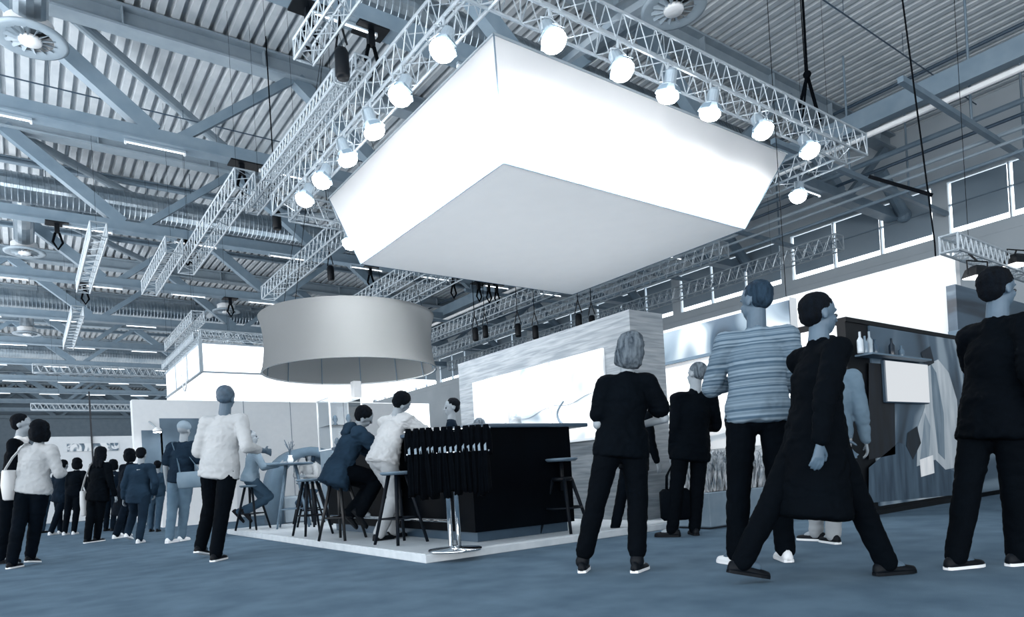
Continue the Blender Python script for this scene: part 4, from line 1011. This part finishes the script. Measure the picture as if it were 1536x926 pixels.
    if vest is not None:
        g2 = g + .012; m = MB()
        cone(m, P - up * .055 * H, P + up * .03 * H, ((hpw + g2) * 1.14, (.078 * H + g2) * 1.14), (hpw + g2, .078 * H + g2), r, 24, k0=.12)
        cone(m, P + up * .03 * H, P + up * .10 * H, (hpw + g2, .078 * H + g2), (wa + g2 * 1.3, .058 * H + g2), r, 20)
        cone(m, P + up * .08 * H, P + up * .19 * H, (wa + g2 * 1.3, .058 * H + g2), (.096 * H * bw + g2, .062 * H + g2), r, 20)
        cone(m, P + up * .18 * H, N - up * .075 * H, (.096 * H * bw + g2, .062 * H + g2), (.080 * H * bw + g2, .05 * H + g2 * .5), r, 20)
        solid(m, 'vest', cloth(vest), root, vox, 5, wr, 9, seed + 1)
    # ---- trousers
    m = MB(); g = .010 * loose; c = cuff
    cone(m, P - up * .015 * H, P + up * .015 * H, (.088 * H + g * .3, .058 * H), (.070 * H, .042 * H), r, 18)
    for i in (0, 1):
        cone(m, hips[i], K[i], (.050 * H + g, .052 * H + g), .035 * H + g, r); cone(m, K[i], K[i].lerp(A[i], c), .035 * H + g, (.027 * H if c > .95 else .030 * H) + g, r)
    
    solid(m, 'trousers', cloth(legv), root, vox, 4, wr * .9, 8, seed + 3)
    # ---- shoes
    k = H / 1.75
    for i in (0, 1):
        t = toes[i]; s = t.cross(Z); a = A[i]; pitch = min(.9, lift[i] * 4.5); tt_ = (t * math.cos(pitch) - Z * math.sin(pitch)); uu = s.cross(tt_).normalized(); ln = .152 * H
        fl = a - uu * .043 * H
        up_ = MB(); so = MB(); R1, R2 = [], []
        for y, wd, hh in ((-.31, .012, .03), (-.28, .026, .055), (-.15, .032, .068), (.0, .034, .070), (.2, .037, .052), (.4, .043, .038), (.55, .040, .032), (.66, .028, .026), (.70, .012, .016)):
            c0 = fl + tt_ * y * ln + tt_ * .0
            wd *= k; hh *= k
            R1.append([c0 + s * wd * cx_ + uu * (.014 + hh * cz_) for cx_, cz_ in ((-1, 0), (-1, .35), (-.75, .75), (-.3, 1), (.3, 1), (.75, .75), (1, .35), (1, 0))])
            R2.append([c0 + s * (wd + .004) * cx_ + uu * cz_ for cx_, cz_ in ((-1, .0), (-1, .018), (1, .018), (1, .0))])
        up_.ring_loft(R1); so.ring_loft(R2)
        cone(up_, a, a + (K[i] - a) * .06, .030 * H, .028 * H)
        sh = up_.build('shoe', M_shoe_w if shoe == 'white' else M_shoe_d, root, True)
        so.build('sole', (M_sole if (sole or shoe) in ('white',) else M_shoe_d), sh)
    # ---- hair
    hm = hairm or M_hair_d; m = MB(); k = H / 1.75 * 1.07
    def hel(x, y, z, rx, ry, rz): m.add([HP(x, y, z) + hr * v[0] * rx * k + hf * v[1] * ry * k + hu * v[2] * rz * k for v in m2.v], m2.f)
    if hair == 'short':
        hel(0, -.024, .042, .081, .094, .082); hel(0, -.045, -.0, .072, .064, .07); solid(m, 'hair', hm, root, .010, 2, .006, 26, seed)
    elif hair == 'cropped':
        hel(0, -.022, .036, .0785, .0925, .081); hel(0, -.04, .0, .071, .064, .06); solid(m, 'hair', hm, root, .010, 2, .003, 30, seed)
    elif hair == 'bob':
        hel(0, -.024, .035, .092, .106, .092); hel(0, -.045, -.03, .096, .078, .095); hel(0, -.04, -.09, .088, .07, .05)
        hel(.066, .0, -.05, .032, .06, .075); hel(-.066, 0, -.05, .032, .06, .075); solid(m, 'hair', hm, root, .010, 3, .008, 16, seed)
    elif hair == 'long':
        hel(0, -.022, .036, .087, .102, .089); hel(0, -.05, -.04, .085, .068, .10)
        for s in (-1, 0, 1): cone(m, HP(.05 * s, -.055, -.05), HP(.066 * s, -.08, -.24), (.04 * k, .034 * k), (.026 * k, .018 * k), hr)
        hel(.062, -.005, -.05, .028, .05, .09); hel(-.062, -.005, -.05, .028, .05, .09)
        solid(m, 'hair', hm, root, .010, 3, .009, 14, seed)
    elif hair == 'cap':
        hel(0, -.008, .045, .086, .104, .085); m.slab([HP(-.06, .06, .045), HP(.06, .06, .045), HP(.045, .155, .03), HP(-.045, .155, .03)], .006)
        solid(m, 'cap', hm, root, .008, 2, 0)
    info = dict(root=root, base=base, S=S, E=E, W=Wr, P=P, N=N, f=f, r=r, up=up, H=H, hips=hips, K=K, A=A, hc=hc)
    return info
def wpt(I, v): return I['base'] + v
def strap_bag(I, lab, side, drop, size, v, cross=False, nm='shoulder_bag', back=.0):
    """a bag hung from one shoulder; side -1 left, 1 right"""
    i = 0 if side < 0 else 1; H = I['H']; f, r = I['f'], I['r']; Z = Vector((0, 0, 1))
    sh = I['S'][i] + Z * .04 * H - r * side * .03; hip = I['P'] + r * side * (.135 * H) + Z * drop - f * back
    if cross: sh = I['S'][1 - i] + Z * .035 * H + r * side * .05
    c = I['base'] + hip; t = thing(nm, lab, 'bag', c, math.atan2(r.y, r.x) + (0 if back > .1 else PI / 2 * 0))
    w, h, d = size; th = math.atan2(f.y, f.x) if back < .1 else math.atan2(r.y, r.x); t.rotation_euler = (0, 0, th)
    R = []
    for z, kx, ky in ((-h, .85, .7), (-h * .96, .97, .95), (-h * .5, 1.04, 1.15), (-.05 * h, 1, .8), (0, .96, .6)):
        R.append([Vector((w / 2 * kx * a, d / 2 * ky * b, z)) for a, b in ((-1, -.6), (-.8, -1), (0, -1.1), (.8, -1), (1, -.6), (1, .6), (.8, 1), (0, 1.1), (-.8, 1), (-1, .6))])
    MB().ring_loft(R).build('body', cloth(v), t, True)
    inv = Matrix.Rotation(-th, 3, 'Z')
    for s_, oo in ((-1, -f * .058), (1, f * .058)):
        p = [inv @ ((sh + oo) - hip)]
        e = Vector((s_ * w * .42, 0, 0)); pts = [e, e.lerp(p[0], .5) + inv @ (r * side * .02), p[0], inv @ ((sh - Z * 0 + Z * .012) - hip)]
        m = MB()
        for a, b in zip(pts, pts[1:]): m.bar(a, b, .03, .008, tuple(inv @ r))
        m.build('strap', cloth(max(.03, v - .08)), t)
    return t
# ---- foreground right
I = person('woman with grey blond hair in black t-shirt and cropped black trousers, seen from behind', [(875, 858), (958, 858)], (945, 500), phi=2, female=True, top='tshirt', topv=.035, legv=.03, cuff=.82, hair='bob', hairm=M_hair_g,
           armL=((.25, .02, -1), (-.35, .75, -.25)), armR=((.42, .1, -1), (-.55, .7, -.1)), vox=.010, shoe='dark', sole='white', loose=1.5, yaw=-12, toe=(10, 28), hem=.01, seed=1)
I = person('tall man with cropped hair in a striped grey sweater, black trousers and white shoes', [(1103, 848), (1178, 842)], (1133, 425), phi=18, top='long', topm=M_stripe, legv=.035, shoe='white', hair='cropped', hairm=M_hair_m,
           armL=((.38, .30, -.9), (-.7, .7, .15)), armR=((.2, .2, -1), (-.8, .6, .1)), vox=.010, loose=1.5, yaw=-45, nod=5, toe=(-35, -10), seed=2, skin=M_skin_d)
I = person('person in long black coat striding right, one bare hand swinging behind the hip', [(1120, 878), (1335, 866)], (1216, 440), phi=80, D=3.95, H=1.74, top='coat', topv=.03, legv=.025, hair='short', vox=.011, loose=1.5,
           armR=((.2, -.50, -1), (.1, -.25, -1)), armL=((.1, .5, -1), (.05, .6, -1)), lift=(.05, .0), seed=3, lean=.06, skin=M_skin_d)
I = person('person in pale grey top and washed blue jeans standing behind the striding person', [(1222, 812), (1248, 816)], (1246, 508), phi=25, top='long', topv=.45, legv=.58, hair='short', vox=.012, toe=(-60, -30), loose=1.3, sole='white', seed=4)
I = person('man in black jacket standing at the planter with a brochure in hand', [(1006, 806), (1042, 803)], (1046, 545), phi=-8, top='jacket', topv=.035, legv=.03, hair='cropped', hairm=M_hair_g, vox=.012,
           armL=HANG, armR=((.2, .2, -1), (-.5, .9, -.1)), toe=(-50, 10), loose=1.4, yaw=-20, seed=5)
bp = wpt(I, I['W'][1]) + I['f'] * .12
t = thing('brochure', 'folded brochure held by the man in the black jacket', 'brochure', bp, 0)
m = MB(); m.slab([(-.10, 0, 0), (.0, -.03, .02), (.0, .12, .12), (-.10, .14, .10)], .003); m.slab([(.0, -.03, .02), (.11, 0, 0), (.11, .14, .10), (.0, .12, .12)], .003); m.build('pages', mat('printed_paper', .6, .5, noise_amt=.2, nscale=14), t)
# tote held in his left hand
hp_ = wpt(I, I['W'][0]) + Vector((0, 0, -.09))
t = thing('tote_bag', 'large black tote bag between the woman in black and the man at the planter', 'bag', hp_ - Vector((0, 0, .28)), -AZ)
MB().bevbox(-.15, .15, -.06, .06, -.30, .02, .03).build('body', cloth(.035), t, True)
for s in (-1, 1): MB().path([(-.08, s * .03, .01), (-.07, s * .025, .15), (0, s * .01, .28), (.07, s * .025, .15), (.08, s * .03, .01)], .008, 6).build('handle', cloth(.03), t, True)
I = person('person in black mostly hidden behind the black-clad woman, one white sneaker showing', [(925, 803), (952, 800)], (962, 560), phi=60, female=True, top='jacket', topv=.04, legv=.05, hair='short', vox=.013, shoe='white', yaw=20, H=1.58, seed=6)
I = person('man in dark jacket and black trousers striding at the right edge of the picture', [(1440, 852), (1532, 846)], (1497, 405), phi=75, D=4.0, top='jacket', topv=.03, legv=.03, hair='short', vox=.011, loose=1.6, armL=((.15, .35, -1), (0, .7, -.7)), armR=((.25, -.3, -1), (.1, .3, -1)), sole='white', seed=7, skin=M_skin_d)

# ---- bar
SEAT = .80
I = person('man in dark hooded jacket hunched on a bar stool, leaning on the black counter', [(530, 806), (545, 803)], (552, 616), phi=62, at=(2.99, 7.55, .88), H=1.82, zf=.08, top='jacket', topv=.20, legv=.04, hair='short', vox=.013, loose=2.4, seat=True, bend=(.5, 0, 1), nod=25,
           armL=((.15, .8, -.8), (-.25, 1, .2)), armR=((.15, .8, -.8), (-.25, 1, .2)), lift=(.22, .22), seed=8)
m = MB(); hb = I['N'] - I['f'] * .09 + Vector((0, 0, .03))
for a in range(-3, 4): cone(m, hb + I['r'] * a * .03 - I['f'] * (.02 - abs(a) * .012), hb + I['r'] * a * .03 - Vector((0, 0, .07)) - I['f'] * .05, .05, .04)
solid(m, 'hood', cloth(.2), I['root'], .012, 3, .006, 12, 2)
I = person('man in white sweater and khaki trousers standing and leaning on the counter', [(572, 811), (592, 807)], (606, 597), phi=42, H=1.78, zf=.08, top='long', topv=.68, legv=.60, hair='short', vox=.012, loose=2.1, pelv=(.0, -.02, .97), bend=(.42, .05, 1), nod=20,
           armL=((.2, .75, -.75), (-.3, 1, .1)), armR=((.3, .85, -.6), (-.2, 1, .1)), seed=9, wr=.009)
I = person('man in dark shirt with short black hair behind the bar, facing left', [(668, 806), (690, 806)], (677, 600), phi=-95, D=8.5, zf=.08, top='long', topv=.14, legv=.06, hair='short', vox=.013, seed=10, yaw=-15)
I = person('person behind the bar, only the pale crown of the head showing above the counter', [(712, 800), (726, 800)], (719, 624), phi=10, D=9.3, H=1.42, zf=.08, top='long', topv=.5, legv=.1, hair='bob', hairm=M_hair_g, vox=.014, seed=11)
I = person('blond person low behind the right part of the bar, under the wall picture', [(766, 798), (780, 798)], (773, 624), phi=-10, D=9.0, H=1.42, zf=.08, top='long', topv=.6, legv=.1, hair='bob', hairm=mat('blond_hair', .7, .5, noise_amt=.1), vox=.014, seed=12)

# ---- walking man, centre left
I = person('man with cropped hair in white shirt and black trousers walking away, centre left', [(303, 838), (326, 842)], (341, 577), phi=4, top='shirt', topv=.66, legv=.045, hair='cropped', hairm=mat('grey_hair', .30, .6, noise_amt=.06, nscale=14), vox=.010, loose=1.5, hem=.03, lift=(.05, 0), shoe='dark', sole='white',
           armL=((.32, -.1, -1), (-.2, .95, -.1)), armR=((.3, -.35, -1), (.2, .75, -.1)), seed=13, wr=.006, skin=M_skin_d)
# ---- left group
I = person('woman with black bob in white sweater and black leggings walking at the left edge', [(20, 853), (48, 848)], (63, 631), phi=-5, female=True, top='long', topv=.64, legv=.06, hair='bob', vox=.010, loose=1.5, armL=((.2, .1, -1), (-.2, .9, .1)), armR=((.2, .05, -1), (-.3, .9, .1)), lift=(0, .03), seed=14, sole='white')
strap_bag(I, 'white shoulder bag on the woman in the white sweater at the left edge', -1, .22, (.28, .34, .1), .8)
I = person('man with dark hair in black jacket and pale scarf at the left edge, facing right', [(-12, 846), (6, 838)], (36, 609), phi=70, D=8.2, H=1.80, top='jacket', topv=.04, legv=.05, hair='short', vox=.012, seed=15)
m = MB(); cone(m, I['N'] + I['f'] * .03, I['N'] + I['f'] * .05 - Vector((0, 0, .14)), .06, .03); cone(m, I['N'] - I['r'] * .04, I['N'] + I['r'] * .04, .055, .055); solid(m, 'scarf', cloth(.85), I['root'], .012, 3, .006, 12, 1)
I = person('person in dark jacket with a grey sleeve in the crowd behind the white sweater woman', [(78, 803), (92, 801)], (97, 690), phi=5, top='jacket', topv=.12, legv=.1, hair='short', vox=.015, shoe='white', loose=1.4, seed=16)
I = person('person in black with white sneakers in the crowd, left of the long-haired woman', [(98, 803), (112, 802)], (117, 688), phi=-10, female=True, top='long', topv=.05, legv=.05, hair='bob', vox=.015, shoe='white', seed=17)
I = person('woman with long dark hair all in black in the crowd, white tote on her shoulder', [(133, 815), (147, 813)], (153, 671), phi=8, female=True, top='jacket', topv=.045, legv=.035, hair='long', vox=.013, loose=1.4, seed=18, sole='white')
strap_bag(I, 'white tote bag on the long-haired woman in black', -1, .02, (.26, .42, .08), .72)
I = person('woman in dark skirt coat walking left of the man in the grey suit jacket', [(176, 808), (188, 805)], (197, 672), phi=15, female=True, top='coat', topv=.07, legv=.1, hair='bob', vox=.014, shoe='white', loose=1.5, seed=19)
I = person('man in grey suit jacket and jeans walking away in the crowd', [(193, 813), (210, 815)], (213, 668), phi=-5, top='jacket', topv=.2, legv=.16, hair='short', vox=.012, loose=1.4, shoe='white', armL=((.35, -.15, -1), (.2, .2, -1)), armR=((.3, -.2, -1), (-.3, .5, -.7)), lift=(.06, 0), seed=20)
I = person('man in dark t-shirt, pale cap and grey jeans with a cross-body bag', [(256, 815), (274, 812)], (277, 634), phi=6, top='tshirt', topv=.16, legv=.42, hair='cap', hairm=cloth(.55), vox=.012, loose=1.4, shoe='white', H=1.80, seed=21, armL=((.3, -.15, -1), (.1, .2, -1)))
strap_bag(I, 'light grey messenger bag slung across the back of the man in the dark t-shirt', 1, .08, (.38, .24, .1), .5, cross=True, back=.16, nm='messenger_bag')
# more of the far crowd
for k, (fx, fy, hx, hy, tv, lv, fm, hr_, lab) in enumerate([
    (60, 800, 70, 700, .3, .2, False, 'short', 'distant person in mid grey partly behind the white sweater woman'),
    (165, 797, 171, 690, .12, .1, True, 'bob', 'distant person in dark clothes between the long-haired woman and the suit jacket man'),
    (232, 798, 237, 692, .25, .3, False, 'short', 'distant person in grey between suit jacket man and cap man')]):
    person(lab, [(fx - 5, fy), (fx + 5, fy)], (hx, hy), phi=10 - k * 12, female=fm, top='long', topv=tv, legv=lv, hair=hr_, vox=.016, seed=30 + k)
# seated at the high tables
I = person('woman in white top sitting in the grey arched pod, hand raised to her chin', [(452, 792), (462, 792)], (466, 674), phi=190, at=(ap.x, ap.y + .12, .70), H=1.66, female=True, top='long', topv=.6, legv=.3, hair='long', hairm=M_hair_m, vox=.013, seat=True, bend=(.12, 0, 1), armR=((.2, .7, -.7), (-.3, .1, 1)), armL=((.2, .5, -.8), (-.4, 1, .1)), seed=40, shoe='white')
I = person('person in pale grey top and jeans on a stool behind the walking man', [(362, 796), (374, 796)], (373, 648), phi=70, at=(2.98, 11.3, .90), H=1.72, zf=.08, top='long', topv=.5, legv=.3, hair='cropped', hairm=M_hair_g, vox=.013, seat=True, bend=(.2, 0, 1), lift=(.22, .22), armR=((.2, .4, -.9), (-.3, 1, .1)), armL=((.2, .4, -.9), (-.3, 1, .1)), seed=41)
